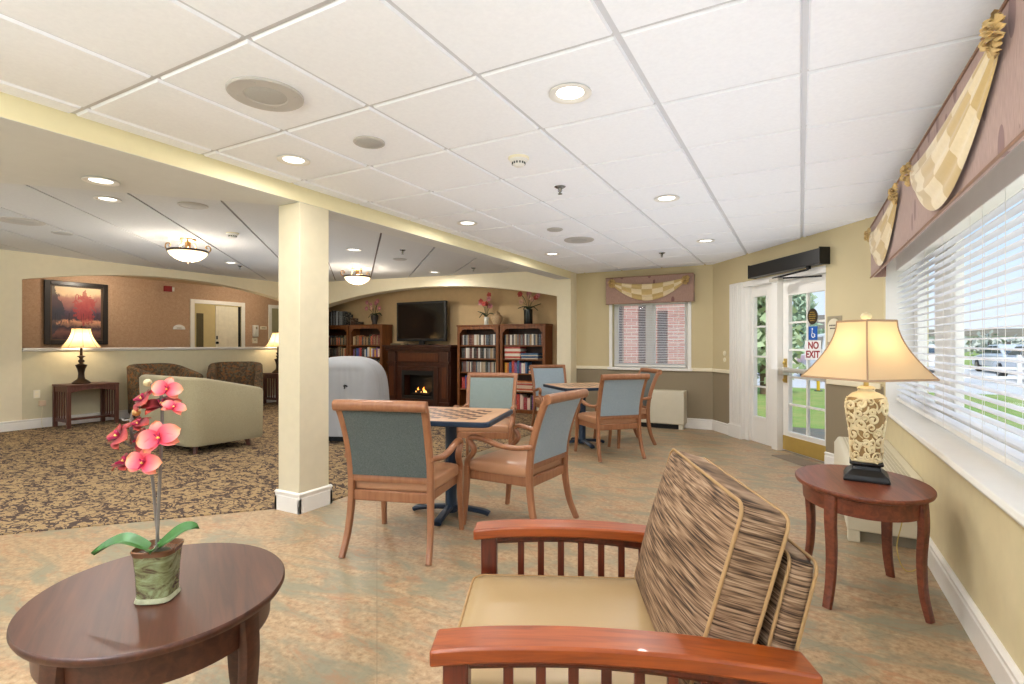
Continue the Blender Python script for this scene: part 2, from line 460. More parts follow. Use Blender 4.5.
_o = m.build('ceiling_lounge', [LTILE, LGRID], smooth=0); struct(_o)
_bm = bmesh.new(); _bm.from_mesh(_o.data)
bmesh.ops.bisect_plane(_bm, geom=_bm.verts[:] + _bm.edges[:] + _bm.faces[:], plane_co=(-3.40, 0, 0), plane_no=(1, 0, 0), clear_outer=True)
_bm.to_mesh(_o.data); _bm.free()

def arch_pts(a, b, zs, zap, n=40, flip=False):
    c = (a + b) / 2; hs = (b - a) / 2; d = zap - zs; rad = (hs * hs + d * d) / (2 * d)
    return [(a + (b - a) * i / n, zap - rad + math.sqrt(max(0, rad * rad - (a + (b - a) * i / n - c) ** 2))) for i in range(n + 1)]
# lounge wall with half wall and arch
m = MB()
ap = arch_pts(3.31, 7.8, 2.19, 2.44)
m.bx(LW - .22, LW, -3, 3.31, 0, 2.75); m.bx(LW - .22, LW, 7.8, 8.9, 0, 2.75)
for (y0, z0), (y1, z1) in zip(ap, ap[1:]): m.add([(xx, yy, zz) for xx in (LW - .22, LW) for yy, zz in ((y0, z0), (y1, z1), (y1, 2.75), (y0, 2.75))], [(0, 1, 2, 3), (4, 7, 6, 5), (0, 4, 5, 1), (2, 6, 7, 3)])
struct(m.build('wall_lounge', LWALL, smooth=30))
struct(MB().bx(LW - .2, LW - .01, 3.3, 7.81, 0, 1.16).build('wall_half', HALF, smooth=0))
struct(MB().bx(LW - .26, LW + .035, 3.312, 7.798, 1.16, 1.19).bx(LW - .23, LW + .012, 3.312, 7.798, 1.14, 1.16).build('trim_3', CASEWHITE, bevel=.008))
struct(baseboard_strip(MB(), [(LW - .01, 7.9), (LW - .01, 3.31)][::-1][::-1], .15).build('baseboard_half', CASEWHITE, smooth=0))
struct(baseboard_strip(MB(), [(LW, 3.31), (LW, -3)], .15, .02).build('baseboard_lounge', CASEWHITE, smooth=0))
# corridor behind
struct(MB().bx(CW - .15, CW, -3, 11, 0, 2.75).build('wall_corridor', PAPER, smooth=0))
struct(MB().bx(CW, LW - .22, -3, 11, 2.60, 2.7).build('ceiling_corridor', plain('corridor_ceiling', '#d9c29a', .8), smooth=0))
struct(MB().bx(CW, LW - .22, 10.9, 11, 0, 2.75).build('wall_corridor_end', PAPER, smooth=0))
# fireplace arch wall and niche
m = MB(); ap = arch_pts(-9.02, -3.48, 2.03, 2.32)
m.bx(-3.48, BX1, AW, AW + .25, 0, 2.75); m.bx(-10, -9.02, AW, AW + .25, 0, 2.75)
for (y0, z0), (y1, z1) in zip(ap, ap[1:]): m.add([(yy, xx, zz) for xx in (AW, AW + .25) for yy, zz in ((y0, z0), (y1, z1), (y1, 2.75), (y0, 2.75))], [(0, 1, 2, 3), (4, 7, 6, 5), (0, 4, 5, 1), (2, 6, 7, 3)])
struct(m.build('wall_arch', LWALL, smooth=30))
struct(MB().bx(-9.9, -3.4, 8.74, 8.84, 0, 2.6).bx(-3.48, -3.38, AW + .25, 8.8, 0, 2.6).bx(-9.9, -9.72, AW + .25, 8.8, 0, 2.6).bx(-9.72, -3.4, AW + .25, 8.84, 2.42, 2.6).build('wall_niche', NICHE, smooth=0))
struct(baseboard_strip(MB(), [(-3.24, AW + .25), (-3.24, AW), (-3.48, AW)][::-1][::-1], .15).build('baseboard_arch', CASEWHITE, smooth=0))

# far wall with window
WX0, WX1, WZ0, WZ1 = -2.63, -1.47, .88, 1.92
struct(MB().bx(BX1 - .02, WX0, FW, FW + .22, 0, 2.6).bx(WX1, -1.0, FW, FW + .22, 0, 2.6).bx(WX0, WX1, FW, FW + .22, 0, WZ0).bx(WX0, WX1, FW, FW + .22, WZ1, 2.6).build('wall_far', TWO, smooth=0))
A = Vector((-1.118, FW)); B = Vector((RW, 5.70)); dl = (B - A).normalized(); DR = math.atan2(dl.y, dl.x); DL = (B - A).length
DM = Matrix.Translation((A.x, A.y, 0)) @ Matrix.Rotation(DR, 4, 'Z')   # local x along the door wall, local -y into the room
DS0, DS1, DZ = .48, 2.30, 2.06
struct(MB().bx(-.0, DS0, 0, .3, 0, 2.6, DM).bx(DS1, DL + .02, 0, .3, 0, 2.6, DM).bx(DS0, DS1, 0, .3, DZ, 2.6, DM).build('wall_door', TWO, smooth=0))
# window wall
YO0, YO1, OZ0, OZ1 = -1.6, 5.60, .735, 2.03
struct(MB().bx(RW, RW + .3, -3, YO0, 0, 2.6).bx(RW, RW + .3, YO1, 5.72, 0, 2.6).bx(RW, RW + .3, YO0, YO1, 0, OZ0 - .03).bx(RW, RW + .3, YO0, YO1, OZ1, 2.6).build('wall_window', RWALL, smooth=0))
struct(MB().bx(RW + .001, RW + .29, YO1 - .012, YO1, OZ0, OZ1).bx(RW + .001, RW + .29, YO0, YO1 - .012, OZ1 - .004, OZ1 + .02).build('trim_4', CASEWHITE, smooth=0))
# sill
m = MB(); m.prism([(.585, .70), (.575, .715), (.585, .735), (RW + .28, .735), (RW + .28, .705), (RW + .001, .705), (RW - .001, .67), (.63, .67), (.62, .70)], YO0, 5.62, 'y')
struct(m.build('trim_5', WHITE, bevel=.004))
struct(baseboard_strip(MB(), [(RW, -3), (RW, 5.70)], .15, .02).build('baseboard_right', CASEWHITE, smooth=0))
# far wall chair rail, skirting
struct(MB().bx(BX1, -2.68, FW - .022, FW, .845, .895).bx(-1.42, -1.1, FW - .022, FW, .845, .895).build('trim_6', plain('cream_rail', '#efe6cc', .45, var=.02), bevel=.006))
RAILM = bpy.data.materials['cream_rail']
struct(MB().bx(.0, DS0, -.022, 0, .845, .895, DM).bx(DS1 + .03, DL - .02, -.022, 0, .845, .895, DM).build('trim_7', RAILM, bevel=.006))
struct(baseboard_strip(MB(), [(-1.118, FW), (BX1, FW)], .15).build('baseboard_far', CASEWHITE, smooth=0))
m = MB()
for s0, s1 in ((0, DS0), (DS1, DL)):
    a = DM @ Vector((s0, 0, 0)); b = DM @ Vector((s1, 0, 0)); baseboard_strip(m, [(b.x, b.y), (a.x, a.y)], .15)
struct(m.build('baseboard_door', CASEWHITE, smooth=0))

# ------------------------------------------------------------------ windows
def window_unit(name, x0, x1, z0, z1, y, divs, M=None, fw=.05):
    """frame at depth y..y+.06, with divisions"""
    m = MB()
    m.bx(x0, x0 + fw, y, y + .07, z0, z1).bx(x1 - fw, x1, y, y + .07, z0, z1).bx(x0 + fw, x1 - fw, y, y + .07, z1 - fw, z1).bx(x0 + fw, x1 - fw, y, y + .07, z0, z0 + fw)
    o = struct(m.build(name, CASEWHITE, M=M, bevel=.004))
    edges = [x0 + fw] + [q for d, hw_ in divs for q in (d - hw_, d + hw_)] + [x1 - fw]
    for d, hw_ in divs: MB().bx(d - hw_, d + hw_, y - .01, y + .06, z0 + fw, z1 - fw).build('mullion', CASEWHITE, o, M=M, bevel=.004)
    for i in range(0, len(edges), 2):
        a, b = edges[i], edges[i + 1]
        s_ = MB()
        for q0, q1, r0, r1 in ((a, a + .035, z0 + fw, z1 - fw), (b - .035, b, z0 + fw, z1 - fw), (a + .035, b - .035, z0 + fw, z0 + fw + .035), (a + .035, b - .035, z1 - fw - .035, z1 - fw)):
            s_.bx(q0, q1, y + .01, y + .05, r0, r1)
        so = s_.build('sash', CASEWHITE, o, M=M)
        MB().bx(a + .03, b - .03, y + .028, y + .032, z0 + fw + .03, z1 - fw - .03).build('pane', GLASS, so, M=M, smooth=0)
    return o
window_unit('window_1', WX0, WX1, WZ0, WZ1, FW + .09, [(-2.05, .04)], fw=.03)
# far sill and casing
struct(MB().bx(-2.70, -1.40, FW - .045, FW + .09, .845, .885).build('trim_8', CASEWHITE, bevel=.006))
struct(MB().bx(WX0 - .05, WX0, FW - .012, FW, .885, WZ1 + .05).bx(WX1, WX1 + .05, FW - .012, FW, .885, WZ1 + .05).build('trim_9', CASEWHITE, bevel=.003))
WM = Matrix.Translation((RW, 0, 0)) @ Matrix.Rotation(-PI / 2, 4, 'Z')  # local x = -Y, local y = +X
window_unit('window_2', -YO1 + .012, -YO0, OZ0, OZ1, .20, [(-4.52, .22), (-1.3, .12), (.3, .06)], WM, .05)

def blind(label, x0, x1, z0, z1, y, M, group=None, spacing=.046, tilt=20, depth=.05, cords=(.12, .5, .88), rail=.06):
    t = thing('venetian_blind', label, 'blind', group=group)
    MB().bx(x0, x1, y - .03, y + .035, z1 - rail, z1).build('headrail', CASEWHITE, t, M=M, bevel=.004)
    m = MB(); z = z0 + .05
    c_, s_ = math.cos(R(tilt)), math.sin(R(tilt))
    while z < z1 - rail - .02:
        d = depth / 2
        P = [(-d, 0), (-d * .4, .0035), (d * .4, .0035), (d, 0)]
        P = [(a * c_ - b * s_, a * s_ + b * c_) for a, b in P]
        Q = P + [(a, b - .003) for a, b in P[::-1]]
        m.prism([(y + a, z + b) for a, b in Q], x0 + .005, x1 - .005, 'x')
        z += spacing
    m.build('slats', SLAT, t, M=M, smooth=30)
    MB().bx(x0, x1, y - .026, y + .026, z0, z0 + .028).build('bottom_rail', CASEWHITE, t, M=M, bevel=.004)
    for q in cords:
        xx = x0 + (x1 - x0) * q
        MB().bx(xx - .0015, xx + .0015, y - .027, y - .0255, z0, z1 - .03).bx(xx - .0015, xx + .0015, y + .0255, y + .027, z0, z1 - .03).build('ladder_cord', WHITE, t, M=M, smooth=0)
    return t
_n = NT('blind_slat'); _d = _n.node('ShaderNodeBsdfDiffuse', ins={'Color': lin('#f2f2f4')}); _tr = _n.node('ShaderNodeBsdfTranslucent', ins={'Color': lin('#f4f5f8')})
_mx = _n.node('ShaderNodeMixShader', ins={0: .4, 1: _d.outputs[0], 2: _tr.outputs[0]}); _n.l.new(_mx.outputs[0], _n.out.inputs[0]); SLAT = _n.m
blind('white venetian blind with thin open slats on the far window', WX0 + .03, WX1 - .03, .90, 1.90, FW + .04 - .0, Matrix.Identity(4), spacing=.026, depth=.024, tilt=8, rail=.035)
b2 = blind('long white venetian blind of open slats over the window behind the ivory lamp', -YO1 + .03, -1.2, .765, 2.025, .10, WM, cords=(.03, .15, .27, .39, .515, .56, .63, .70, .8, .9), tilt=3, rail=.15)
b2.location = (0, 0, 0)

# ------------------------------------------------------------------ valances
def rosette(m, c, r, M=None, rg=random.Random(3)):
    """a knot of gathered cloth: ruffled petals round a small core, hanging a little below"""
    cx, cy, cz = c; M = M or Matrix.Identity(4)
    for ring, (n_, rr, ln) in enumerate(((7, .95, .0), (5, .6, .35))):
        for k in range(n_):
            a = 2 * PI * k / n_ + rg.uniform(-.25, .25) + ring; q = r * rr * rg.uniform(.85, 1.15); ph = rg.uniform(0, 6)
            def fn(u, v, a=a, q=q, ph=ph, ln=ln):
                w_ = (v - .5) * 1.5 * (.25 + u) ; t_ = a + w_ * .55
                rad = q * u; dep = r * (.15 + ln + .35 * math.sin(u * 2.6) + .16 * u * math.sin(w_ * 9 + ph))
                return (cx + math.cos(t_) * rad, cy - dep, cz + math.sin(t_) * rad * 1.1 - .1 * r)
            m.surf(fn, 6, 8, False, M=M)
    m.lathe([(0, -r * .28), (r * .28, 0), (0, r * .28)], 10, M=M @ Tm((cx, cy - r * .7, cz)))
def valance(label, x0, x1, z0, z1, y0, y1, M, swags, rr, drop, end_tail=False, ret=None):
    """board hangs between y0 (front) and y1 (wall)"""
    t = thing('window_valance', label, 'valance')
    MB().bx(x0, x1, y0, y0 + .02, z0, z1).bx(x0, x0 + .02, y0 + .02, y1, z0, z1).bx(x1 - .02, x1, y0 + .02, y1, z0, z1).bx(x0 + .02, x1 - .02, y0 + .02, y1, z1 - .02, z1).build('board', MAUVE, t, M=M, bevel=.006)
    MB().sweep([(x0, y0 - .002, z1), (x1, y0 - .002, z1)], .012, k=1).sweep([(x0, y0 - .002, z0), (x1, y0 - .002, z0)], .012, k=1).build('welt', plain('welt_' + str(int(x0 * 100)), '#8d6d58', .7), t, M=M)
    for a, b in swags:
        def fn(u, v, a=a, b=b):
            x = a + (b - a) * u; s_ = math.sin(PI * u) ** .8
            top = z1 - .055 - drop * .28 * s_; wid = .05 + (drop * .8) * s_
            z = top - wid * v
            yy = y0 - .008 - (.045 * s_ + .006) * math.sin(PI * min(1, .12 + v * .88)) - .011 * abs(math.sin(v * PI * 3.5 + .6)) * (.35 + s_)
            return (x, yy, z)
        MB().surf(fn, 28, 22).build('swag', CHECK, t, M=M, smooth=60)
        for c in (a, b):
            mm = MB(); rosette(mm, (c, y0 - .004, z1 - .085), rr); mm.build('rosette', ROSE, t, M=M, smooth=70)
    return t
valance('mauve leaf-print valance with a gold check swag above the far window', -2.70, -1.37, 1.875, 2.285, FW - .12, FW, Matrix.Identity(4), [(-2.59, -1.48)], .062, .25)
valance('long mauve valance with several gold check swags over the big blind', -5.56, 1.6, 1.83, 2.27, -.11, -.001, WM, [(-5.42, -4.00), (-3.55, -2.08), (-1.72, -.25), (.1, 1.5)], .062, .31)

# ------------------------------------------------------------------ entrance: door and side light
ew = NT('door_white'); ew.set(color=lin('#e9e6e0'), rough=.4); DOORW = ew.m
m = MB()   # casing with flutes and frame
m.bx(DS0, DS0 + .30, -.02, .10, 0, DZ, DM)
for k in range(5): m.bx(DS0 + .035 + k * .05, DS0 + .06 + k * .05, -.026, -.019, .2, DZ - .03, DM)
m.bx(DS0 - .005, DS0 + .305, -.035, -.019, 0, .17, DM)
m.bx(DS0 + .30, DS1, -.0, .14, DZ - .07, DZ, DM).bx(1.39, 1.50, -.0, .16, 0, DZ - .07, DM).bx(DS0 + .30, DS0 + .38, .03, .14, 0, DZ - .07, DM).bx(DS1 - .03, DS1, .05, .16, 0, DZ - .07, DM)
struct(m.build('trim_10', DOORW, bevel=.004))
def leaf_panel(name, s0, s1, z0, z1, yy, g, cols, rows, bottom):
    """glazed leaf between s0..s1; g = glass rect (s0,s1,z0,z1)"""
    m = MB()
    m.bx(s0, g[0], yy, yy + .045, z0, z1, DM).bx(g[1], s1, yy, yy + .045, z0, z1, DM).bx(g[0], g[1], yy, yy + .045, z0, g[2], DM).bx(g[0], g[1], yy, yy + .045, g[3], z1, DM)
    o = struct(m.build(name, DOORW, bevel=.004))
    m = MB()
    for i in range(1, cols): x = g[0] + (g[1] - g[0]) * i / cols; m.bx(x - .011, x + .011, yy + .008, yy + .038, g[2], g[3], DM)
    for j in range(1, rows): z = g[2] + (g[3] - g[2]) * j / rows; m.bx(g[0], g[1], yy + .008, yy + .038, z - .011, z + .011, DM)
    # raised bead round the glass
    m.bx(g[0] - .02, g[0], yy - .008, yy, g[2] - .02, g[3] + .02, DM).bx(g[1], g[1] + .02, yy - .008, yy, g[2] - .02, g[3] + .02, DM).bx(g[0], g[1], yy - .008, yy, g[2] - .02, g[2], DM).bx(g[0], g[1], yy - .008, yy, g[3], g[3] + .02, DM)
    m.build('glazing_bars', DOORW, o)
    MB().bx(g[0], g[1], yy + .02, yy + .024, g[2], g[3], DM).build('pane', GLASS, o, smooth=0)
    return o
leaf_panel('window_3', .84, 1.39, 0.0, DZ - .07, .075, (.915, 1.175, .33, 1.85), 1, 4, .3)
d1 = leaf_panel('door_1', 1.505, 2.275, .012, DZ - .075, .07, (1.615, 2.205, .24, 1.81), 2, 5, .2)
MB().bx(1.51, 2.27, .064, .07, .02, .185, DM).build('kick_plate', BRASS, d1, bevel=.001)
m = MB(); m.bx(1.54, 2.26, -.0, .03, .925, .975, DM).bx(1.53, 1.62, -.01, .07, .89, .98, DM).bx(2.17, 2.26, -.01, .07, .89, .98, DM)
m.build('push_bar', STEEL, d1, bevel=.006)
MB().bx(1.53, 1.59, .058, .07, .80, 1.08, DM).lathe([(0, 0), (.02, 0), (.02, .02), (0, .025)], 16, M=DM @ Tm((1.56, .058, 1.03), 0, PI / 2)).lathe([(0, 0), (.02, 0), (.02, .02), (0, .025)], 16, M=DM @ Tm((1.56, .058, .83), 0, PI / 2)).build('lock_plate', BRASS, d1, bevel=.003)
t = thing('door_operator', 'black automatic door opener box mounted over the glazed entrance door', 'door opener')
MB().bx(1.09, 2.35, -.11, -.001, DZ + .01, DZ + .165, DM).build('housing', BLACK, t, bevel=.006)
MB().bx(2.35, 2.365, -.12, -.001, DZ, DZ + .175, DM).build('end_cap', BLACK, t, bevel=.003)
MB().bx(1.08, 1.09, -.115, -.001, DZ + .005, DZ + .17, DM).build('end_cap', BLACK, t, bevel=.003)
m = MB(); m.sweep([DM @ Vector(p) for p in ((2.12, -.06, DZ + .01), (2.12, -.06, DZ - .02))], .05, k=1)
m.sweep([DM @ Vector(p) for p in ((2.12, -.06, DZ - .02), (1.62, -.14, DZ - .06))], .022, .012, k=1).sweep([DM @ Vector(p) for p in ((1.62, -.14, DZ - .06), (2.2, .03, DZ - .10))], .02, .012, k=1)
m.build('arm', BLACKM, t)
MB().bx(1.60, 1.76, -.17, -.09, DZ - .10, DZ - .065, DM).build('arm_shoe', STEEL, t, bevel=.003)

def sign(name, label, s0, s1, z0, z1, y, mats, glyph, cat='sign', round_=False, lpart='lettering'):
    t = thing(name, label, cat)
    m = MB()
    if round_:
        m.lathe([(0, 0), (1, 0), (1, .003), (0, .003)], 36, sx=(s1 - s0) / 2, sy=(z1 - z0) / 2, M=DM @ Tm(((s0 + s1) / 2, y, (z0 + z1) / 2), 0, PI / 2))
    else: m.bx(s0, s1, y - .003, y, z0, z1, DM)
    m.build('plate', mats[0], t, smooth=30)
    if glyph:
        g = MB(); glyph(g); g.build(lpart, mats[1], t, smooth=0)
    return t
def place_text(g, txt, size, s, z, y, bold=.0):
    me = text_mesh(txt, size, bold=bold); g.merge(me, DM @ Tm((s, y, z), 0, PI / 2)); bpy.data.meshes.remove(me)
SIGNW = plain('sign_white', '#e8e6e4', .5, var=.01); SIGNR = plain('sign_red', '#8f1d24', .5); SIGNB = plain('sign_blue', '#1457a8', .45); SIGND = plain('sign_brown', '#2e2110', .45); SIGNG = plain('sign_gold', '#a98a35', .5)
SIGNT = plain('sign_taupe', '#9b9077', .5); 
def g_no(g): place_text(g, 'NO', .105, 2.03, 1.232, .063, .003); place_text(g, 'EXIT', .105, 2.02, 1.135, .063, .003)
sign('no_exit_sign', 'white NO EXIT notice in red capitals on the door glass', 1.895, 2.145, 1.08, 1.288, .067, (SIGNW, SIGNR), g_no)
def g_wc(g):
    M = DM @ Tm((2.015, .0635, 1.365), 0, 0) @ Matrix.Scale(.72, 4)
    g.sweep([M @ Vector((.02 + .036 * math.cos(a), 0, -.025 + .036 * math.sin(a))) for a in [R(q) for q in range(120, 400, 20)]], .011, .003, side=None, k=1, n=6)
    g.sweep([M @ Vector(p) for p in ((.0, 0, .045), (.004, 0, .0), (.04, 0, .0), (.055, 0, -.05), (.07, 0, -.045))], .014, .003, k=1, n=6)
    g.lathe([(0, -.002), (.014, -.002), (.014, .002), (0, .002)], 14, M=M @ Tm((0, 0, .065), 0, PI / 2))
sign('accessibility_sticker', 'blue wheelchair symbol sticker on the door glass', 1.955, 2.09, 1.295, 1.44, .067, (SIGNB, SIGNW), g_wc, 'sticker', lpart='wheelchair_symbol')
def g_ov(g):
    for k, wd in ((-2, .07), (-1, .1), (0, .11), (1, .1), (2, .07)):
        for q in range(5): g.bx(2.015 - wd / 2 + wd * q / 5, 2.015 - wd / 2 + wd * (q + .7) / 5, .0625, .064, 1.548 + k * .022 - .005, 1.548 + k * .022 + .005, DM)
sign('oval_sticker', 'dark brown oval sticker with gold print at the top of the door glass', 1.935, 2.095, 1.462, 1.634, .067, (SIGND, SIGNG), g_ov, 'sticker', True)
def g_ws(g):
    for k, wd in ((0, .09), (1, .11)):
        for q in range(5): g.bx(2.425 - wd / 2 + wd * q / 5, 2.425 - wd / 2 + wd * (q + .65) / 5, -.016, -.014, 1.40 + k * .03, 1.413 + k * .03, DM)
t = sign('wall_plaque', 'small taupe plaque with cream oval panel on the wall beside the door', 2.325, 2.525, 1.24, 1.53, -.0, (SIGNT, SIGND), g_ws, 'sign')
m = MB(); m.prism([(2.345, 1.27), (2.505, 1.27), (2.505, 1.43)] + [(2.425 + .08 * math.cos(R(a)), 1.43 + .075 * math.sin(R(a))) for a in range(0, 181, 15)][1:], -.014, -.003, 'y', DM); m.build('panel', plain('plaque_cream', '#d8ceb4', .5), t)
t = thing('call_plate', 'round white switch plate on the wall above the chair rail beside the entrance casing', 'switch'); 
MB().lathe([(0, 0), (.035, 0), (.035, .008), (0, .012)], 24, M=DM @ Tm((.33, 0, 1.12), 0, PI / 2)).lathe([(0, 0), (.03, 0), (.03, .008), (0, .012)], 24, M=DM @ Tm((.33, 0, 1.03), 0, PI / 2)).build('plate', RAILM, t)
t = thing('floor_grate', 'dark ribbed entrance mat at the foot of the door', 'mat')
m = MB()
m.bx(1.75, 2.28, -.24, -.01, .001, .006, DM)
for k in range(9): m.bx(1.76, 2.27, -.235 + k * .025, -.222 + k * .025, .006, .010, DM)
m.build('mat_body', plain('mat_grey', '#8a7c6c', .8), t, smooth=0)

# ------------------------------------------------------------------ heaters
IVORY = plain('heater_ivory', '#d9d2bd', .45, var=.02)
t = thing('wall_heater', 'ivory heater cabinet under the far window', 'heater', (-2.0, FW, 0))
MB().bx(-.55, .52, -.24, -.001, .07, .56).build('cabinet', IVORY, t, bevel=.012)
m = MB()
for k in range(12): m.bx(-.5, .47, -.20 + k * .013, -.193 + k * .013, .56, .563)
m.build('grille', plain('grille_shade', '#c3bba3', .6), t, smooth=0)
MB().bx(-.5, .44, -.2, -.001, 0, .07).build('base', BLACK, t); MB().bx(.44, .50, -.23, -.12, 0, .075).build('foot', IVORY, t, bevel=.004)
t = thing('wall_heater', 'ivory heater cabinet behind the oval side table with the lamp', 'heater', (RW, 4.7, 0))
MB().prism([(-.39, .07), (-.39, .39), (-.36, .44), (-.001, .44), (-.001, .07)], -.74, .74, 'y').build('cabinet', IVORY, t, bevel=.01)
m = MB()
for k in range(14): m.bx(-.33 + k * .02, -.318 + k * .02, -.7, .7, .44, .443)
m.build('grille', bpy.data.materials['grille_shade'], t, smooth=0)
MB().bx(-.34, -.02, -.7, .7, 0, .07).build('base', plain('heater_base', '#8d8472', .6), t); MB().bx(-.385, -.32, -.735, -.66, 0, .075).build('foot', IVORY, t, bevel=.004)

# ------------------------------------------------------------------ ceiling fixtures
LENS = emis('lit_lens', '#fffaf0', 3.2)
def downlight(x, y, z, label, grp, power=16):
    t = thing('downlight', label, 'ceiling light', (x, y, z), 0, grp)
    MB().lathe([(.062, -.001), (.088, -.001), (.098, -.006), (.098, -.010), (.088, -.012), (.070, -.008), (.062, -.002)], 32).build('trim_ring', WHITE, t, smooth=60)
    MB().lathe([(0, -.003), (.064, -.003), (.064, -.001), (0, -.001)], 28).build('lens', LENS, t)
    lamp('downlight_lamp', 'AREA', (x, y, z - .02), power, (1, .97, .93), .14)
    return t
dz = H - .012
for i, (x, y, lb) in enumerate([(-.93, 2.26, 'lit recessed downlight in the tile ceiling nearest the big window valance'), (-2.79, 2.25, 'lit recessed downlight close to the column side of the ceiling, beside the round speaker'),
             (-.93, 4.26, 'lit recessed downlight over the middle of the window side of the room'), (-.93, 6.22, 'lit recessed downlight nearest the entrance door'),
             (-2.79, 4.22, 'lit recessed downlight beyond the column, between it and the far window'), (-2.79, 6.18, 'lit recessed downlight nearest the fireplace arch pier in the front ceiling'),
             ]):
    downlight(x, y, dz, lb, 'recessed downlights in the front room', 13)
for x, y in ((-.93, .3), (-2.79, .3), (-.93, -1.6), (-2.79, -1.6)):
    lamp('room_lamp', 'AREA', (x, y, dz - .02), 17, (1, .97, .93), .14)
downlight(-3.937, 1.708, BZ, 'lit recessed downlight in the smooth soffit left of the column', 'recessed downlights in the lounge', 12)
for x, y, lb in ((-5.192, 2.302, 'lit recessed downlight in the lounge tiles just past the soffit'), (-7.953, 5.23, 'lit recessed downlight deep in the lounge ceiling behind the first bowl light'),
                 (-5.146, 5.081, 'lit recessed downlight above the covered recliner'), (-5.575, 7.396, 'tiny recessed downlight near the fireplace arch')):
    downlight(x, y, lounge_z(x), lb, 'recessed downlights in the lounge', 14)
DISC = plain('speaker_grey', '#bdb9b4', .6, var=.03); GRILL = plain('speaker_mesh', '#b2b0ac', .7, var=.08, nscale=200)
def speaker(x, y, z, label, r=.165):
    t = thing('ceiling_speaker', label, 'speaker', (x, y, z))
    MB().lathe([(0, -.002), (r - .01, -.001), (r, -.001), (r, -.008), (r * .97, -.012), (r * .58, -.012), (r * .55, -.008), (r * .5, -.007)], 40).build('plate', DISC, t)
    g = MB().lathe([(0, -.016), (r * .3, -.015), (r * .5, -.011), (r * .55, -.008)], 32)
    for q in range(0): g.lathe([(r * (.12 + .13 * q), -.0155), (r * (.15 + .13 * q), -.0172), (r * (.18 + .13 * q), -.0155)], 32)
    g.build('grille', GRILL, t)
    for a in (0, 1, 2, 3): MB().lathe([(0, -.014), (.006, -.014), (.006, -.011), (0, -.011)], 10, (math.cos(a * PI / 2 + .6) * r * .78, math.sin(a * PI / 2 + .6) * r * .78, 0)).build('screw', DISC, t)
speaker(-2.173, 1.6, dz, 'large round ceiling speaker with perforated centre, nearest the camera')
speaker(-2.155, 5.495, dz, 'round ceiling speaker plate far down the tile ceiling, before the far window')
speaker(-7.10, 2.36, lounge_z(-7.1), 'large round ceiling speaker plate in the lounge ceiling', .2)
def disc(x, y, z, label, r=.085):
    t = thing('ceiling_disc', label, 'ceiling vent', (x, y, z))
    MB().lathe([(0, -.012), (r * .8, -.012), (r * .86, -.009), (r * .86, -.001), (0, -.001)], 32).build('cover', GRILL, t)
    MB().lathe([(r * .86, -.001), (r, -.001), (r, -.008), (r * .9, -.013), (r * .86, -.01)], 32).build('ring', DISC, t)
disc(-2.166, 2.26, dz, 'small grey round disc in the tile between speaker and smoke detector', .088)
disc(-2.173, 4.88, dz, 'small grey round disc beside the far ceiling speaker', .08)
disc(-7.5, 2.87, lounge_z(-7.5), 'small dark round disc behind the lounge speaker plate', .1)
disc(-4.727, 2.753, lounge_z(-4.727), 'pale round disc in the lounge ceiling left of the column', .12)
disc(-5.131, 5.98, lounge_z(-5.131), 'grey round disc beside the lounge sprinkler behind the column', .1)
def smoke(x, y, z, label, r=.062, k=1):
    t = thing('smoke_detector', label, 'smoke detector', (x, y, z))
    MB().lathe([(0, 0), (r * 1.05, 0), (r * 1.05, -.008), (r * .95, -.014), (0, -.014)][::-1], 32).build('base', RAILM, t)
    MB().lathe([(0, -.055), (r * .45, -.053), (r * .62, -.045), (r * .66, -.03), (r * .9, -.022), (r * .95, -.012), (0, -.012)], 32).build('head', WHITE, t)
    m = MB()
    for a in range(14): m.box((0, 0, 0), (.006, .008, .012), Tm((math.cos(a * PI / 7) * r * .64, math.sin(a * PI / 7) * r * .64, -.037), a * PI / 7))
    m.build('slots', BLACK, t)
smoke(-1.537, 2.9, dz, 'white smoke detector with slotted head on the front tile ceiling')
smoke(-5.61, 3.71, lounge_z(-5.61), 'smoke detector on the lounge ceiling near the first bowl light')
smoke(-11.5, 7.4, 2.60, 'smoke detector on the corridor ceiling beyond the arch')
def sprinkler(x, y, z, label):
    t = thing('sprinkler', label, 'sprinkler', (x, y, z + .003))
    MB().lathe([(0, .03), (.012, .03), (.012, 0), (.04, 0), (.042, -.004), (.03, -.012), (.018, -.016), (0, -.016)][::-1], 24).build('escutcheon', CHROME, t)
    m = MB().lathe([(0, -.05), (.006, -.048), (.009, -.03), (.012, -.014), (0, -.014)], 14)
    m.sweep([(-.012, 0, -.016), (-.014, 0, -.034), (0, 0, -.054)], .005, k=3, n=6).sweep([(.012, 0, -.016), (.014, 0, -.034), (0, 0, -.054)], .005, k=3, n=6)
    m.lathe([(0, -.058), (.017, -.058), (.017, -.055), (0, -.054)], 16); m.build('head', CHROME, t)
sprinkler(-1.553, 3.58, dz, 'metal ceiling sprinkler just past the smoke detector')
sprinkler(-1.545, 6.8, dz, 'metal ceiling sprinkler nearest the far window')
sprinkler(-8.2, 5.55, lounge_z(-8.2), 'sprinkler behind the first bowl light in the lounge')
sprinkler(-4.565, 5.37, lounge_z(-4.565), 'dark sprinkler in the lounge ceiling right of the column')
sprinkler(-4.644, 7.2, lounge_z(-4.644), 'tiny sprinkler near the fireplace arch and beam')

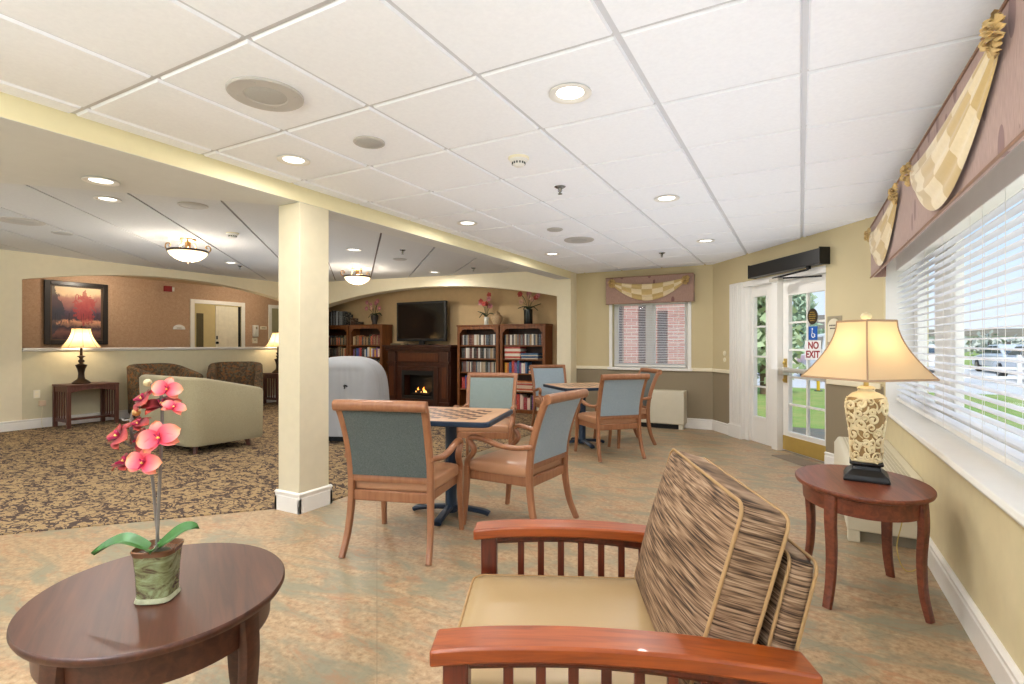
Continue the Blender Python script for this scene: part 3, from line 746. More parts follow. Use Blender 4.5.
BOWL = NT('lit_alabaster'); BOWL.set(color=lin('#f6e6c6'), emit=lin('#ffe9c4'), estr=1.6, rough=.4); BOWL = BOWL.m
ANTIQ = plain('antique_gold', '#b48c5a', .45, .3, var=.1)
def bowl_light(x, y, label, grp):
    z = lounge_z(x)
    t = thing('bowl_light', label, 'ceiling light', (x, y, z), .5, grp)
    MB().lathe([(0, 0), (.085, 0), (.09, -.015), (.06, -.03), (.03, -.035), (.03, -.11), (0, -.11)][::-1], 28).build('canopy_plate', ANTIQ, t)
    MB().lathe([(0, -.275), (.06, -.27), (.13, -.245), (.185, -.205), (.21, -.165), (.20, -.16), (.12, -.20), (0, -.22)], 40).build('glass_bowl', BOWL, t)
    MB().lathe([(.20, -.16), (.222, -.158), (.226, -.148), (.218, -.138), (.20, -.14)], 40).build('rim', LAMPBRONZE, t)
    m = MB()
    for k in range(3):
        a = k * 2 * PI / 3 + PI; ca_, sa_ = math.cos(a), math.sin(a)
        pr = [(.10, -.13), (.17, -.125), (.235, -.13), (.275, -.095), (.262, -.05), (.225, -.05), (.215, -.075), (.235, -.085)]
        m.sweep([(r_ * ca_, r_ * sa_, z_) for r_, z_ in pr], .014, k=5, n=8)
        m.sweep([(.07 * ca_, .07 * sa_, -.03), (.09 * ca_, .09 * sa_, -.08), (.10 * ca_, .10 * sa_, -.13)], .014, k=4, n=8)
    m.build('scroll_arms', ANTIQ, t)
    MB().lathe([(0, -.305), (.008, -.30), (.014, -.288), (.03, -.278), (.034, -.268), (0, -.268)], 18).build('finial', LAMPBRONZE, t)
    lamp('bowl_lamp', 'POINT', (x, y, z - .10), 26, (1, .88, .7), .06)
    lamp('bowl_lamp_down', 'POINT', (x, y, z - .42), 22, (1, .88, .72), .1)
lamp('added_bounce_fill', 'AREA', (-1.2, -2.2, 1.5), 330, (.84, .91, 1), 1.6, (R(180), 0, 0))  # unseen lamp added behind the camera, throws fill at the ceiling
lamp('added_bounce_fill', 'AREA', (-7.0, -1.6, 1.5), 330, (.93, .96, 1), 1.6, (R(180), 0, 0))  # second added fill lamp, out of view on the lounge side
def area(name, loc, power, col_, sx, sy, rot):
    o = lamp(name, 'AREA', loc, power, col_, sx, rot); o.data.shape = 'RECTANGLE'; o.data.size_y = sy; return o
area('added_room_fill', (-1.1, 4.9, .95), 23, (.78, .88, 1), 2.6, 4.4, (R(180), 0, 0))  # unseen area lamp added mid-room to brighten the tile ceiling
area('added_room_fill', (-.25, 1.9, 1.0), 8, (.78, .88, 1), 1.4, 2.2, (R(180), 0, 0))  # smaller added fill for the ceiling nearer the camera
area('added_sill_fill', (.30, 1.6, .80), 4.5, (.95, .97, 1), .3, 1.8, (R(180), 0, 0))  # added lamp with no fixture, lifts the dark headrail under the valance
area('added_sill_fill', (.30, 4.7, .80), 4.0, (.95, .97, 1), .3, 1.4, (R(180), 0, 0))  # same added fill towards the far end of the sill
area('added_lounge_fill', (-6.6, 4.6, 1.0), 26, (.82, .9, 1), 3.5, 3.5, (R(180), 0, 0))  # invisible area lamp added to lighten the lounge ceiling
area('added_window_fill', (1.5, 2.6, 1.35), 34, (.95, .98, 1), 1.3, 5.6, (0, R(90), 0))  # area lamp added outside the glass to whiten the blind slats
bowl_light(-6.49, 3.72, 'bowl shaped ceiling light with bronze scrolls nearer the painting wall', 'bowl ceiling lights in the lounge')
bowl_light(-6.485, 6.49, 'bowl shaped ceiling light with bronze scrolls just right of the column, before the fireplace', 'bowl ceiling lights in the lounge')

# ------------------------------------------------------------------ dining chairs
def make_dining_chair(label, loc, rz, grp=None, teal=None):
    t = thing('dining_chair', label, 'chair', loc, rz, grp)
    # rear legs (each with the stile above it) and front legs (each with the arm post above it)
    for s in (-1, 1):
        MB().sweep([(s * .268, -.315, 0), (s * .258, -.262, .13), (s * .250, -.232, .30), (s * .248, -.228, .45)], .040, .050, (1, 0, 0), 12, 6, 3.2, taper=lambda u: .82 + .22 * u).build('leg', CHAIRWOOD, t, smooth=50)
        MB().sweep([(s * .280, .288, 0), (s * .276, .272, .15), (s * .274, .262, .30), (s * .274, .258, .41)], .040, .042, (1, 0, 0), 12, 5, 3.2, taper=lambda u: .8 + .3 * u).build('leg', CHAIRWOOD, t, smooth=50)
        MB().sweep([(s * .274, .258, .40), (s * .276, .252, .45), (s * .282, .205, .50), (s * .288, .190, .54), (s * .290, .218, .582), (s * .290, .218, .606), (s * .290, .170, .618), (s * .288, .08, .602), (s * .284, -.02, .578), (s * .274, -.14, .572), (s * .258, -.262, .590)],
                   .042, .034, (1, 0, 0), 12, 5, 3.0).build('armrest', CHAIRWOOD, t, smooth=50)
    m = MB()
    for s in (-1, 1):
        m.sweep([(s * .248, -.228, .44), (s * .250, -.240, .55), (s * .251, -.272, .68), (s * .255, -.315, .80), (s * .259, -.348, .872), (s * .260, -.376, .905)], .042, .046, (1, 0, 0), 12, 6, 3.2)
    m.sweep([(-.279, -.374, .900), (-.15, -.381, .903), (.15, -.381, .903), (.279, -.374, .900)], .056, .064, (0, 1, 0), 14, 5, 2.4)
    m.sweep([(-.245, -.231, .455), (.245, -.231, .455)], .026, .045, (0, 1, 0), 10, 1, 3.5)
    m.build('back_frame', CHAIRWOOD, t, smooth=50)
    m = MB()
    def back(off, sgn):
        def fn(u, v):
            z = .475 + (.882 - .475) * v; x = (-1 + 2 * u) * (.232 + .014 * v)
            y = -.236 - .118 * v ** 1.6 + off + sgn * .012 * (1 - (2 * u - 1) ** 4) * (1 - (2 * v - 1) ** 4)
            return (x, y, z)
        return fn
    m.surf(back(.014, 1), 10, 10, False); m.surf(back(-.014, -1), 10, 10, False)
    for v in (0, 1):
        pass
    m.surf(lambda u, v: (lambda a, b: tuple(a[i] + (b[i] - a[i]) * v for i in range(3)))(back(.014, 1)(0, u), back(-.014, -1)(0, u)), 10, 1, False)
    m.surf(lambda u, v: (lambda a, b: tuple(a[i] + (b[i] - a[i]) * v for i in range(3)))(back(.014, 1)(1, u), back(-.014, -1)(1, u)), 10, 1, False)
    m.build('backrest', teal or TEAL, t, smooth=50)
    m = MB(); m.prism([(-.235, -.235), (.235, -.235), (.262, .262), (-.262, .262)], .318, .382)
    m.build('seat_frame', CHAIRWOOD, t, bevel=.006)
    m = MB(); m.cushion((1, 1, .085), .035, .022, 8)
    m.v = [((x * (.505 + .05 * (y + .5))), y * .475 + .02, z + .416) for x, y, z in m.v]
    m.build('seat', TANVINYL, t, smooth=60)
    return t
def tint_as_lit(t, mt=None):  # swaps in a copy of the weave coloured as if lit
    for c in list(t.children):
        if c.name.startswith('backrest'):
            c.data = c.data.copy(); c.data.materials[0] = mt or TEAL_LIT
ch = 'dining chairs round the game tables'
cA = make_dining_chair('maple armchair with its grey-green back to the camera, at the nearer chess table', (-2.19, 2.61, 0), R(17.2), ch)
b_ch = dup(cA, (-1.745, 3.31, 0), R(86), 'maple armchair pushed in sideways at the nearer chess table, facing the column')
c_ = dup(cA, (-2.84, 4.66, 0), R(202), 'maple armchair on the far side of the nearer chess table, facing the camera')
tint_as_lit(b_ch)
tint_as_lit(c_, fabric('teal_weave_half_lit', '#75827f', '#98a4a0'))  # half-lit copy of the weave, the light mixed into its colour
e_ = dup(cA, (-1.90, 5.76, 0), R(46), 'maple armchair with its lit-toned teal back to the camera, at the farther chess table'); tint_as_lit(e_)
dup(cA, (-1.99, 6.60, 0), R(128), 'maple armchair beside the far window heater, half hidden behind another chair')
d_ = dup(cA, (-3.15, 7.08, 0), R(222), 'maple armchair with lit-toned teal back in front of the movie bookcase'); tint_as_lit(d_)

# ------------------------------------------------------------------ chess tables
def chess():
    n = NT('chess_top'); v = n.node('ShaderNodeTexCoord').outputs['Object']
    s_ = n.node('ShaderNodeSeparateXYZ', ins={0: v})
    u = n.math('MULTIPLY', n.math('ADD', s_.outputs[0], .264), 1 / .066); w_ = n.math('MULTIPLY', n.math('ADD', s_.outputs[1], .264), 1 / .066)
    f = n.math('MODULO', n.math('ADD', n.math('FLOOR', u), n.math('FLOOR', w_)), 2); f = n.math('ABSOLUTE', f)
    ins = n.math('MULTIPLY', n.math('LESS_THAN', n.math('ABSOLUTE', s_.outputs[0]), .264), n.math('LESS_THAN', n.math('ABSOLUTE', s_.outputs[1]), .264))
    g = n.noise(n.coord('Object', (4, 40, 10)), 1.5, 4)
    base = n.ramp(g, [(.3, '#c19674'), (.7, '#d6b190')])
    n.set(color=n.mix(n.math('MULTIPLY', f, ins), base, lin('#4c2c2a')), rough=.28, spec=.5); return n.m
CHESS = chess()
def rrect(hx, hy, r, k=6):
    out = []
    for cx, cy, a0 in ((hx - r, hy - r, 0), (-hx + r, hy - r, 90), (-hx + r, -hy + r, 180), (hx - r, -hy + r, 270)):
        out += [(cx + r * math.cos(R(a0 + 90 * i / k)), cy + r * math.sin(R(a0 + 90 * i / k))) for i in range(k + 1)]
    return out
def make_game_table(label, loc, rz, grp):
    t = thing('game_table', label, 'table', loc, rz, grp)
    MB().prism(rrect(.372, .372, .05), .706, .738).build('tabletop', CHESS, t, smooth=30)
    m = MB(); a = rrect(.392, .392, .06); b = rrect(.371, .371, .05); n_ = len(a)
    vs = [(x, y, z) for z in (.702, .7365) for x, y in a] + [(x, y, z) for z in (.702, .7365) for x, y in b]
    fs = []
    for i in range(n_):
        j = (i + 1) % n_; fs += [(i, j, n_ + j, n_ + i), (2 * n_ + i, 3 * n_ + i, 3 * n_ + j, 2 * n_ + j), (n_ + i, n_ + j, 3 * n_ + j, 3 * n_ + i), (i, 2 * n_ + i, 2 * n_ + j, j)]
    m.add(vs, fs).build('edge_band', NAVY, t, bevel=.006)
    MB().lathe([(0, .02), (.05, .02), (.052, .05), (.042, .07), (.042, .676), (.05, .681), (.05, .686), (0, .686)], 24).build('column', NAVY, t)
    MB().box((0, 0, .694), (.30, .30, .016)).build('top_plate', NAVY, t)
    for k in range(4):
        a_ = k * PI / 2 + PI / 4 * 0
        MB().sweep([(0, 0, .055), (.12 * math.cos(a_), .12 * math.sin(a_), .05), (.25 * math.cos(a_), .25 * math.sin(a_), .034), (.29 * math.cos(a_), .29 * math.sin(a_), .018)], .06, .036, (-math.sin(a_), math.cos(a_), 0), 10, 4, 3).build('foot', NAVY, t)
    return t
g1 = make_game_table('nearer square chess table with navy edge, between three maple chairs', (-2.26, 3.20, 0), R(16), 'chess tables')
dup(g1, (-2.38, 6.18, 0), R(46), 'farther square chess table with navy edge, before the far window')

# ------------------------------------------------------------------ cherry lounge chair in the foreground
t = thing('lounge_chair', 'cherry slatted-arm lounge chair with khaki seat and striped back cushion', 'armchair', (-.483, 1.432, 0), R(115.5))
for s in (-1, 1):
    X = s * .36
    tp = [(.415, .606), (.30, .617), (.12, .622), (-.08, .615), (-.26, .598), (-.388, .580)]; tp = [(p.x, p.y) for p in catmull([(a, b, 0) for a, b in tp], 5)]
    MB().prism(tp + [(y, z - .036) for y, z in tp[::-1]], X - .046, X + .046, 'x').build('armrest', MWOOD, t, smooth=25, bevel=.006)
    MB().bx(X - .028, X + .028, .335, .39, 0, .582).build('leg', MDARK, t, bevel=.004)
    MB().bx(X - .028, X + .028, -.36, -.30, 0, .548).build('leg', MDARK, t, bevel=.004)
    MB().sweep([(X, .34, .566), (X, .12, .575), (X, -.1, .562), (X, -.31, .532)], .03, .036, (1, 0, 0), 8, 4, 6).build('upper_rail', MDARK, t)
    MB().bx(X - .015, X + .015, -.31, .34, .20, .26).build('lower_rail', MDARK, t, bevel=.003)
    for k in range(7): MB().bx(X - .008, X + .008, .240 - .07 * k, .262 - .07 * k, .25, .575 - .004 * k).build('spindle', MDARK, t, bevel=.002)
m = MB().bx(-.34, .34, .345, .38, .20, .31).bx(-.34, .34, -.345, -.31, .20, .31).bx(-.335, .335, -.31, .31, .24, .29)
m.build('seat_frame', MDARK, t, bevel=.004)
c = MB().cushion((.625, .62, .16), .035, .018, 9, (0, .105, .387)).build('seat_cushion', SEATVINYL, t, smooth=60)
def piping(m, hx, hy, r, z, rad, Mx):
    m.sweep([Mx @ Vector((x, y, z)) for x, y in rrect(hx, hy, r, 5)], rad, closed=True, n=8, k=1); return m
piping(MB(), .307, .305, .04, .068, .009, Tm((0, .105, .387))).build('piping', PIPING, c, smooth=60)
lean = R(-20)
# back cushion: local x across, y up the back, z through it
BM = Tm((0, -.215, .655)) @ Matrix.Rotation(R(90) - lean, 4, 'X')
BM = Matrix.Translation((0, -.250, .66)) @ Matrix.Rotation(R(90) + R(16), 4, 'X')
bc = MB().cushion((.64, .47, .125), .028, .045, 10, M=BM).build('back_cushion', STRIPE, t, smooth=60)
for z in (.052, -.052): piping(MB(), .317, .232, .03, z, .009, BM).build('piping', PIPING, bc, smooth=60)
FM = Matrix.Translation((0, -.342, .555)) @ Matrix.Rotation(R(90) + R(14), 4, 'X')
bf = MB().cushion((.625, .46, .07), .025, .012, 8, M=FM).build('back_frame', STRIPE, t, smooth=60)
for z in (.030, -.030): piping(MB(), .310, .228, .025, z, .008, FM).build('piping', PIPING, bf, smooth=60)

# ------------------------------------------------------------------ oval side tables
def oval_table(label, loc, rz, a, b, W, nm='mahogany'):
    t = thing('oval_side_table', label, 'side table', loc, rz)
    MB().lathe([(0, .533), (.93, .533), (.985, .540), (1.0, .550), (.997, .558), (.988, .561), (0, .561)], 72, sx=a, sy=b).build('tabletop', W, t, smooth=40)
    m = MB(); n_ = 72
    for r0, r1, z0, z1 in ((.87, .82, .452, .533),):
        m.lathe([(r1, z0), (r0, z0), (r0 + .015, z1), (r1, z1), (r1, z0)], n_, sx=a, sy=b)
    m.build('apron', W, t, smooth=40)
    for sx_ in (-1, 1):
        for sy_ in (-1, 1):
            an = math.atan2(sy_ * .62, sx_ * .62)
            u = Vector((math.cos(an) * a * .87, math.sin(an) * b * .87, 0)); o = Vector((math.cos(an), math.sin(an), 0))
            pts = [u + o * .0 + Vector((0, 0, .534)), u + o * .008 + Vector((0, 0, .42)), u + o * .0 + Vector((0, 0, .27)), u + o * .008 + Vector((0, 0, .12)), u + o * .035 + Vector((0, 0, .0))]
            MB().sweep(pts, .055, .034, (-math.sin(an), math.cos(an), 0), 12, 6, 4, taper=lambda q: 1.1 - .35 * q).build('leg', W, t, smooth=45)
    return t
oval_table('dark walnut oval side table in the foreground holding the orchid', (-1.584, .837, 0), R(150), .350, .318, OVALD)
oval_table('reddish oval side table under the window holding the ivory lamp', (.268, 3.19, 0), R(100), .366, .292, OVALR)

# ------------------------------------------------------------------ ivory carved lamp
LX, LY, LZ = .295, 3.24, .5615
IVO = plain('carved_ivory', '#e6d6ac', .45, var=.10, nscale=24); RECESS = plain('carved_recess', '#9a7d50', .7, var=.15, nscale=30)
SH = NT('lamp_shade_cloth')
_d = SH.node('ShaderNodeBsdfDiffuse', ins={'Color': lin('#dbc8a8')}); _tr = SH.node('ShaderNodeBsdfTranslucent', ins={'Color': lin('#ecc78c')})
_mx = SH.node('ShaderNodeMixShader', ins={0: .45, 1: _d.outputs[0], 2: _tr.outputs[0]}); SH.l.new(_mx.outputs[0], SH.out.inputs[0]); SHADE = SH.m
t = thing('table_lamp', 'ivory scroll-carved table lamp with square bell shade on the reddish oval table', 'lamp', (LX, LY, LZ), R(86))
m = MB().lathe([(.098, 0), (.098, .012), (.09, .03), (.062, .055), (.058, .075), (.072, .082), (.072, .092), (0, .092)], 4, rot=PI / 4, sq=0)
m.v = [(x * 1.414, y * 1.414, z) for x, y, z in m.v]
for sx_ in (-1, 1):
    for sy_ in (-1, 1): pass
m.build('base', BLACK, t, smooth=20, bevel=.004)
prof = [(.074, .092), (.078, .11), (.080, .17), (.086, .24), (.096, .31), (.104, .36), (.104, .385), (.094, .415), (.070, .435), (.045, .443), (.040, .452), (.046, .462), (.030, .472), (0, .472)]
prof = [(r_ * .84, z_) for r_, z_ in prof]
b_ = MB().lathe(prof, 40, sq=3.2).build('body', RECESS, t, smooth=60)
def body_r(z):
    for (r0, z0), (r1, z1) in zip(prof, prof[1:]):
        if z0 <= z <= z1: return r0 + (r1 - r0) * (z - z0) / max(1e-6, z1 - z0)
    return .07
def on_body(a, z, off=.002):
    ca_, sa_ = math.cos(a), math.sin(a); mm = (abs(ca_) ** 3.2 + abs(sa_) ** 3.2) ** (-1 / 3.2); r = body_r(z) * mm + off
    return (ca_ * r, sa_ * r, z)
m = MB(); rg = random.Random(11); placed = []
for _ in range(900):
    a, z = rg.uniform(0, 2 * PI), rg.uniform(.115, .412); 
    s_ = rg.uniform(.55, 1.1)
    if any(math.hypot(((a - a2 + PI) % (2 * PI) - PI) * .095, z - z2) < .0235 * (s_ + s2) for a2, z2, s2 in placed): continue
    placed.append((a, z, s_)); sg = rg.choice((-1, 1)); ph = rg.uniform(0, 6.28); pts = []
    for i in range(16):
        q = i / 15; ang = ph + sg * q * 7.5; rr = .026 * s_ * (.18 + .95 * q)
        pts.append(on_body(a + rr * math.cos(ang) / .095, z + rr * math.sin(ang)))
    m.sweep(pts, .0165, .011, n=7, k=2, taper=lambda q: 1.15 - .5 * q)
    for j in range(2):
        an2 = ph + sg * 7.5 + rg.uniform(-.5, 2.4) * sg; q0 = .03 * s_
        m.sweep([on_body(a + (q0 + d_ * .012) * math.cos(an2 + d_ * .25) / .095, min(.41, max(.1, z + (q0 + d_ * .012) * math.sin(an2 + d_ * .25)))) for d_ in range(4)], .0165, .009, n=7, k=2, taper=lambda q: 1.1 - .7 * q)
m.lathe([(.064, .092), (.070, .098), (.070, .106), (.064, .112)], 40, sq=3.2).lathe([(.080, .414), (.077, .422), (.060, .438), (.040, .446), (.036, .452), (.041, .464), (.026, .474), (0, .474)], 40, sq=2.6)
m.build('scrollwork', IVO, t, smooth=60)
MB().lathe([(.012, .47), (.012, .56), (.02, .565), (.02, .62), (0, .625)], 14).build('stem', BRASS, t)
def shade_mesh(r0, r1, z0, z1, n=4, bell=.35, steps=10, sq=0, rot=0):
    m = MB(); vs = []
    for i in range(steps + 1):
        v = i / steps; f = (1 - v) + 0; r = r1 + (r0 - r1) * ((1 - v) ** (1 + bell * 2)); vs.append((r, z0 + (z1 - z0) * v))
    for sgn in (0,):
        m.lathe(vs, n, rot=rot)
    # open top and bottom: drop the caps the lathe adds
    m.f = [f for f in m.f if len(f) == 4 and len(set(round(m.v[i][2], 5) for i in f)) > 1]; m.mi = [0] * len(m.f)
    return m
S0, S1 = .292, .128
m = shade_mesh(S0, S1, .515, .805, 4, .38); m.build('shade', SHADE, t, smooth=20)
m = MB()
prf = [(S1 + (S0 - S1) * ((1 - v / 10) ** 1.76), .515 + .29 * v / 10) for v in range(11)]
for k in range(4):
    a = k * PI / 2; m.sweep([(r_ * math.cos(a), r_ * math.sin(a), z_) for r_, z_ in prf], .008, k=2, n=6)
for r_, z_ in ((S0, .515), (S1, .805)):
    m.sweep([(r_ * math.cos(k * PI / 2), r_ * math.sin(k * PI / 2), z_) for k in range(5)], .012, .006, (0, 0, 1), 6, 1)
m.build('shade_trim', plain('shade_trim', '#a08060', .6), t)
MB().lathe([(0, .80), (.010, .80), (.010, .812), (.022, .82), (.026, .832), (.018, .845), (0, .849)], 18).build('finial', IVO, t)
lamp('table_lamp_bulb', 'POINT', (LX, LY, LZ + .66), 1.5, (1, .88, .72), .035)
t2 = thing('lamp_cord', 'pale yellow lamp cord hanging behind the reddish oval table', 'cord')
MB().sweep([(.47, 3.60, .45), (.50, 3.62, .30), (.47, 3.60, .12), (.50, 3.58, .012), (.56, 3.62, .01), (.60, 3.75, .05), (.635, 3.83, .24)], .006, k=6, n=6).build('wire', plain('cord_yellow', '#cdb565', .5), t2)
t = thing('wall_outlet', 'ivory electrical outlet on the window wall behind the reddish oval table', 'outlet')
MB().bx(RW - .008, RW, 3.80, 3.87, .22, .34).build('plate', OUTLET, t, bevel=.002); MB().bx(RW - .010, RW - .007, 3.815, 3.855, .235, .27).bx(RW - .010, RW - .007, 3.815, 3.855, .29, .325).build('socket', RAILM, t, smooth=0)

# ------------------------------------------------------------------ orchid
PETAL = NT('coral_petal'); _uv = PETAL.coord('UV'); _s = PETAL.node('ShaderNodeSeparateXYZ', ins={0: _uv})
PETAL.set(color=PETAL.ramp(_s.outputs[0], [(0, '#c2203a'), (.35, '#e2586a'), (.75, '#ef8f80'), (1, '#e3a06e')]), rough=.6); PETALM = PETAL.m
PETD = NT('dark_red_petal'); _uv = PETD.coord('UV'); _s = PETD.node('ShaderNodeSeparateXYZ', ins={0: _uv})
PETD.set(color=PETD.ramp(_s.outputs[0], [(0, '#540a12'), (.6, '#8a1c22'), (1, '#a84a2c')]), rough=.6); PETDM = PETD.m
STEM = plain('silver_stem', '#756d66', .45, .2, var=.15, nscale=60)
POT = NT('glazed_pot'); _f = POT.noise(POT.coord('Object', (1, 1, 2.2)), 14, 5, .7, 1.0); _z = POT.node('ShaderNodeSeparateXYZ', ins={0: POT.node('ShaderNodeTexCoord').outputs['Object']}).outputs[2]
POT.set(color=POT.mix(POT.math('GREATER_THAN', POT.math('ADD', _z, POT.math('MULTIPLY', _f, .02)), .136), POT.ramp(_f, [(.38, '#46301c'), (.48, '#6f704a'), (.64, '#8f9670')]), lin('#6d4a30')), rough=.25, spec=.6, coat=.3); POTM = POT.m
pot = thing('potted_orchid', 'coral silk orchid in a green glazed pot on the dark oval table', 'plant', (-1.532, .798, .5612), .5)
MB().lathe([(0, 0), (.042, 0), (.045, .006), (.042, .016), (.045, .08), (.049, .125), (.054, .140), (.050, .142), (.045, .128), (.0, .126)], 36, sq=4, rot=.12).build('pot', POTM, pot, smooth=50)
MB().lathe([(0, .122), (.043, .124), (0, .134)], 20).build('moss', plain('dark_moss', '#3a3a26', .9, var=.2, nscale=60), pot)
MB().lathe([(.0425, .0005), (.0465, .004), (.0435, .015)], 36, sq=4, rot=.12).build('foot_ring', plain('crackled_glaze', '#a3a283', .3, var=.3, nscale=50), pot)
def L(px, py, dy=0): return ((px - 158) / 366, dy, (598 - py) / 366)
MB().sweep([L(157, 548), L(158, 520), L(160, 473), L(162, 430), L(161, 398), L(155, 388), L(148, 385)], .0085, k=6, n=8).build('stem', STEM, pot)
MB().sweep([L(156, 548, .01), L(153, 515, .01), L(149, 476, .01), L(141, 458, .01), L(134, 445, .0), L(131, 425), L(134, 412), L(137, 414)], .008, k=6, n=8).build('stem', STEM, pot)
for pts in ([L(161, 400), L(150, 402), L(146, 401)], [L(162, 425), L(168, 428), L(168, 436)], [L(162, 400), L(170, 396), L(172, 392)], [L(162, 412), L(166, 410), L(168, 408)]):
    MB().sweep(pts, .005, k=4, n=6).build('twig', STEM, pot)
for pts in ([L(132, 436), L(140, 430), L(143, 427)], [L(137, 450, .01), L(128, 446), L(121, 440)], [L(139, 456, .01), L(132, 462), L(128, 465)], [L(134, 420), L(125, 422), L(122, 420)], [L(144, 465, .01), L(150, 466, -.01), L(152, 463, -.02)]):
    MB().sweep(pts, .005, k=4, n=6).build('twig', STEM, pot)
def orchid_leaf(pts, wd, up):
    P = catmull(pts, 6); N = len(P) - 1; side = Vector(up)
    def fn(u, v):
        i = min(N, int(round(u * N))); p = P[i]; t_ = (P[min(N, i + 1)] - P[max(0, i - 1)]).normalized(); s_ = t_.cross(side).normalized(); nn = s_.cross(t_)
        wdt = wd * math.sin(PI * min(1, .12 + u * .88)) ** .6 * (1 - u ** 6 * .5); q = 2 * v - 1
        return p + s_ * (q * wdt) + nn * (abs(q) * .012)
    return MB().surf(fn, N, 6)
orchid_leaf([(-.02, -.01, .135), (-.07, -.02, .160), (-.11, -.02, .150), (-.150, -.03, .126)], .020, (0, -.5, 1)).build('leaf', GREEN, pot, smooth=60)
orchid_leaf([(.01, -.01, .135), (.05, -.02, .165), (.09, -.02, .190), (.125, -.02, .194)], .024, (0, -.6, 1)).build('leaf', GREEN, pot, smooth=60)
orchid_leaf([(.0, -.02, .132), (.02, -.055, .150), (.03, -.075, .145)], .018, (0, -.2, 1)).build('leaf', GREEN, pot, smooth=60)
LIP = plain('orchid_lip', '#b02a58', .5, var=.2, nscale=60); LIPY = plain('orchid_throat', '#e9c25a', .5)
def flower(c, size, face, roll, m1, parent=pot):
    """five petals and a lip, opening along -face"""
    f = Vector(face).normalized(); up = Vector((0, 0, 1)); r = f.cross(up).normalized(); u = r.cross(f)
    c = Vector(c); m = MB()
    for k, (an, ln, wd) in enumerate([(90, 1.0, .66), (210, .95, .62), (330, .95, .62), (10, 1.05, 1.0), (170, 1.05, 1.0)]):
        a = R(an) + roll; d = r * math.cos(a) + u * math.sin(a); s_ = d.cross(f)
        def fn(p, q, d=d, s_=s_, ln=ln, wd=wd, k=k):
            w_ = wd * math.sin(PI * min(1, .10 + p * .90)) ** .55 * (1 if p < .98 else .6) * .5 * size; qq = 2 * q - 1
            return c + d * (p * ln * size) + s_ * (qq * w_) + f * (size * (.28 * math.sin(p * 2.2) * .7 - .25 * p * p + .10 * qq * qq) + (.004 if k > 2 else 0))
        m.surf(fn, 8, 6)
    o = m.build('flower', m1, parent, smooth=60)
    l_ = MB()
    for a in (60, 120, 270):
        d = r * math.cos(R(a) + roll) + u * math.sin(R(a) + roll)
        l_.sweep([c + f * size * .12, c + f * size * .3 + d * size * .16, c + f * size * .42 + d * size * (.34 if a == 270 else .22)], size * .2, size * .08, d, 8, 4, taper=lambda q: 1.1 - .5 * q)
    l_.build('lip', LIP, o, smooth=60)
    MB().lathe([(0, -.1 * size), (.09 * size, 0), (0, .12 * size)], 10, tuple(c + f * size * .25)).build('throat', LIPY, o)
flower(L(172, 391, -.02), .037, (.35, -1, .35), .2, PETALM)
flower(L(147, 402, -.01), .046, (-.5, -.6, .8), .4, PETDM)
flower(L(164, 408, -.01), .046, (.15, -.5, 1), -.3, PETDM)
flower(L(179, 409, -.025), .030, (.5, -.6, .8), .5, PETALM)
flower(L(144, 426, -.02), .036, (-.2, -.5, .9), .1, PETDM)
flower(L(120, 439, -.0), .050, (-.5, -.8, .7), .2, PETDM)
flower(L(167, 438, -.03), .052, (.25, -1, .35), -.3, PETALM)
flower(L(141, 443, .01), .048, (-.3, -.7, .7), .3, PETDM)
flower(L(152, 462, -.03), .046, (.05, -1, .25), .15, PETALM)
flower(L(126, 465, .0), .048, (-.5, -.6, .95), -.2, PETDM)
for p, cc in ((L(147.7, 384.5), '#c9b98e'), (L(136.6, 413.7), '#b98a4e')):
    MB().lathe([(0, -.014), (.008, -.009), (.011, 0), (.008, .008), (0, .013)], 12, M=Tm(p, 0, .5, 1.2)).build('bud', plain('bud_' + cc[1:], cc, .5, var=.2, nscale=80), pot, smooth=60)

# ------------------------------------------------------------------ lounge: end tables, lamps, tub chairs, settee
def end_table(label, loc, rz):
    t = thing('end_table', label, 'side table', loc, rz, 'slatted end tables')
    hx, hy, h = .21, .31, .645    # local y = long side
    MB().bx(-hx - .03, hx + .03, -hy - .03, hy + .03, h - .03, h).build('tabletop', ENDWOOD, t, bevel=.006)
    for sx_ in (-1, 1):
        for sy_ in (-1, 1): MB().bx(sx_ * hx - .025, sx_ * hx + .025, sy_ * hy - .025, sy_ * hy + .025, 0, h - .03).build('leg', ENDWOOD, t, bevel=.003)
    for sy_ in (-1, 1):
        for za, zb in ((h - .11, h - .03), (.09, .14)): MB().bx(-hx + .02, hx - .02, sy_ * hy - .012, sy_ * hy + .012, za, zb).build('side_rail', ENDWOOD, t)
        for k in range(5): MB().bx(-.15 + k * .075 - .014, -.15 + k * .075 + .014, sy_ * hy - .007, sy_ * hy + .007, .13, h - .10).build('slat', ENDWOOD, t)
    for sx_ in (-1, 1): 
        m = MB(); ap_ = arch_pts(-hy + .02, hy - .02, h - .12, h - .075, 12)
        m.prism([(y, z) for y, z in ap_] + [(hy - .02, h - .03), (-hy + .02, h - .03)], sx_ * hx - .012, sx_ * hx + .012, 'x'); m.build('apron', ENDWOOD, t)
    MB().bx(-.05, .05, -hy + .01, hy - .01, .10, .13).build('stretcher', ENDWOOD, t)
    return t
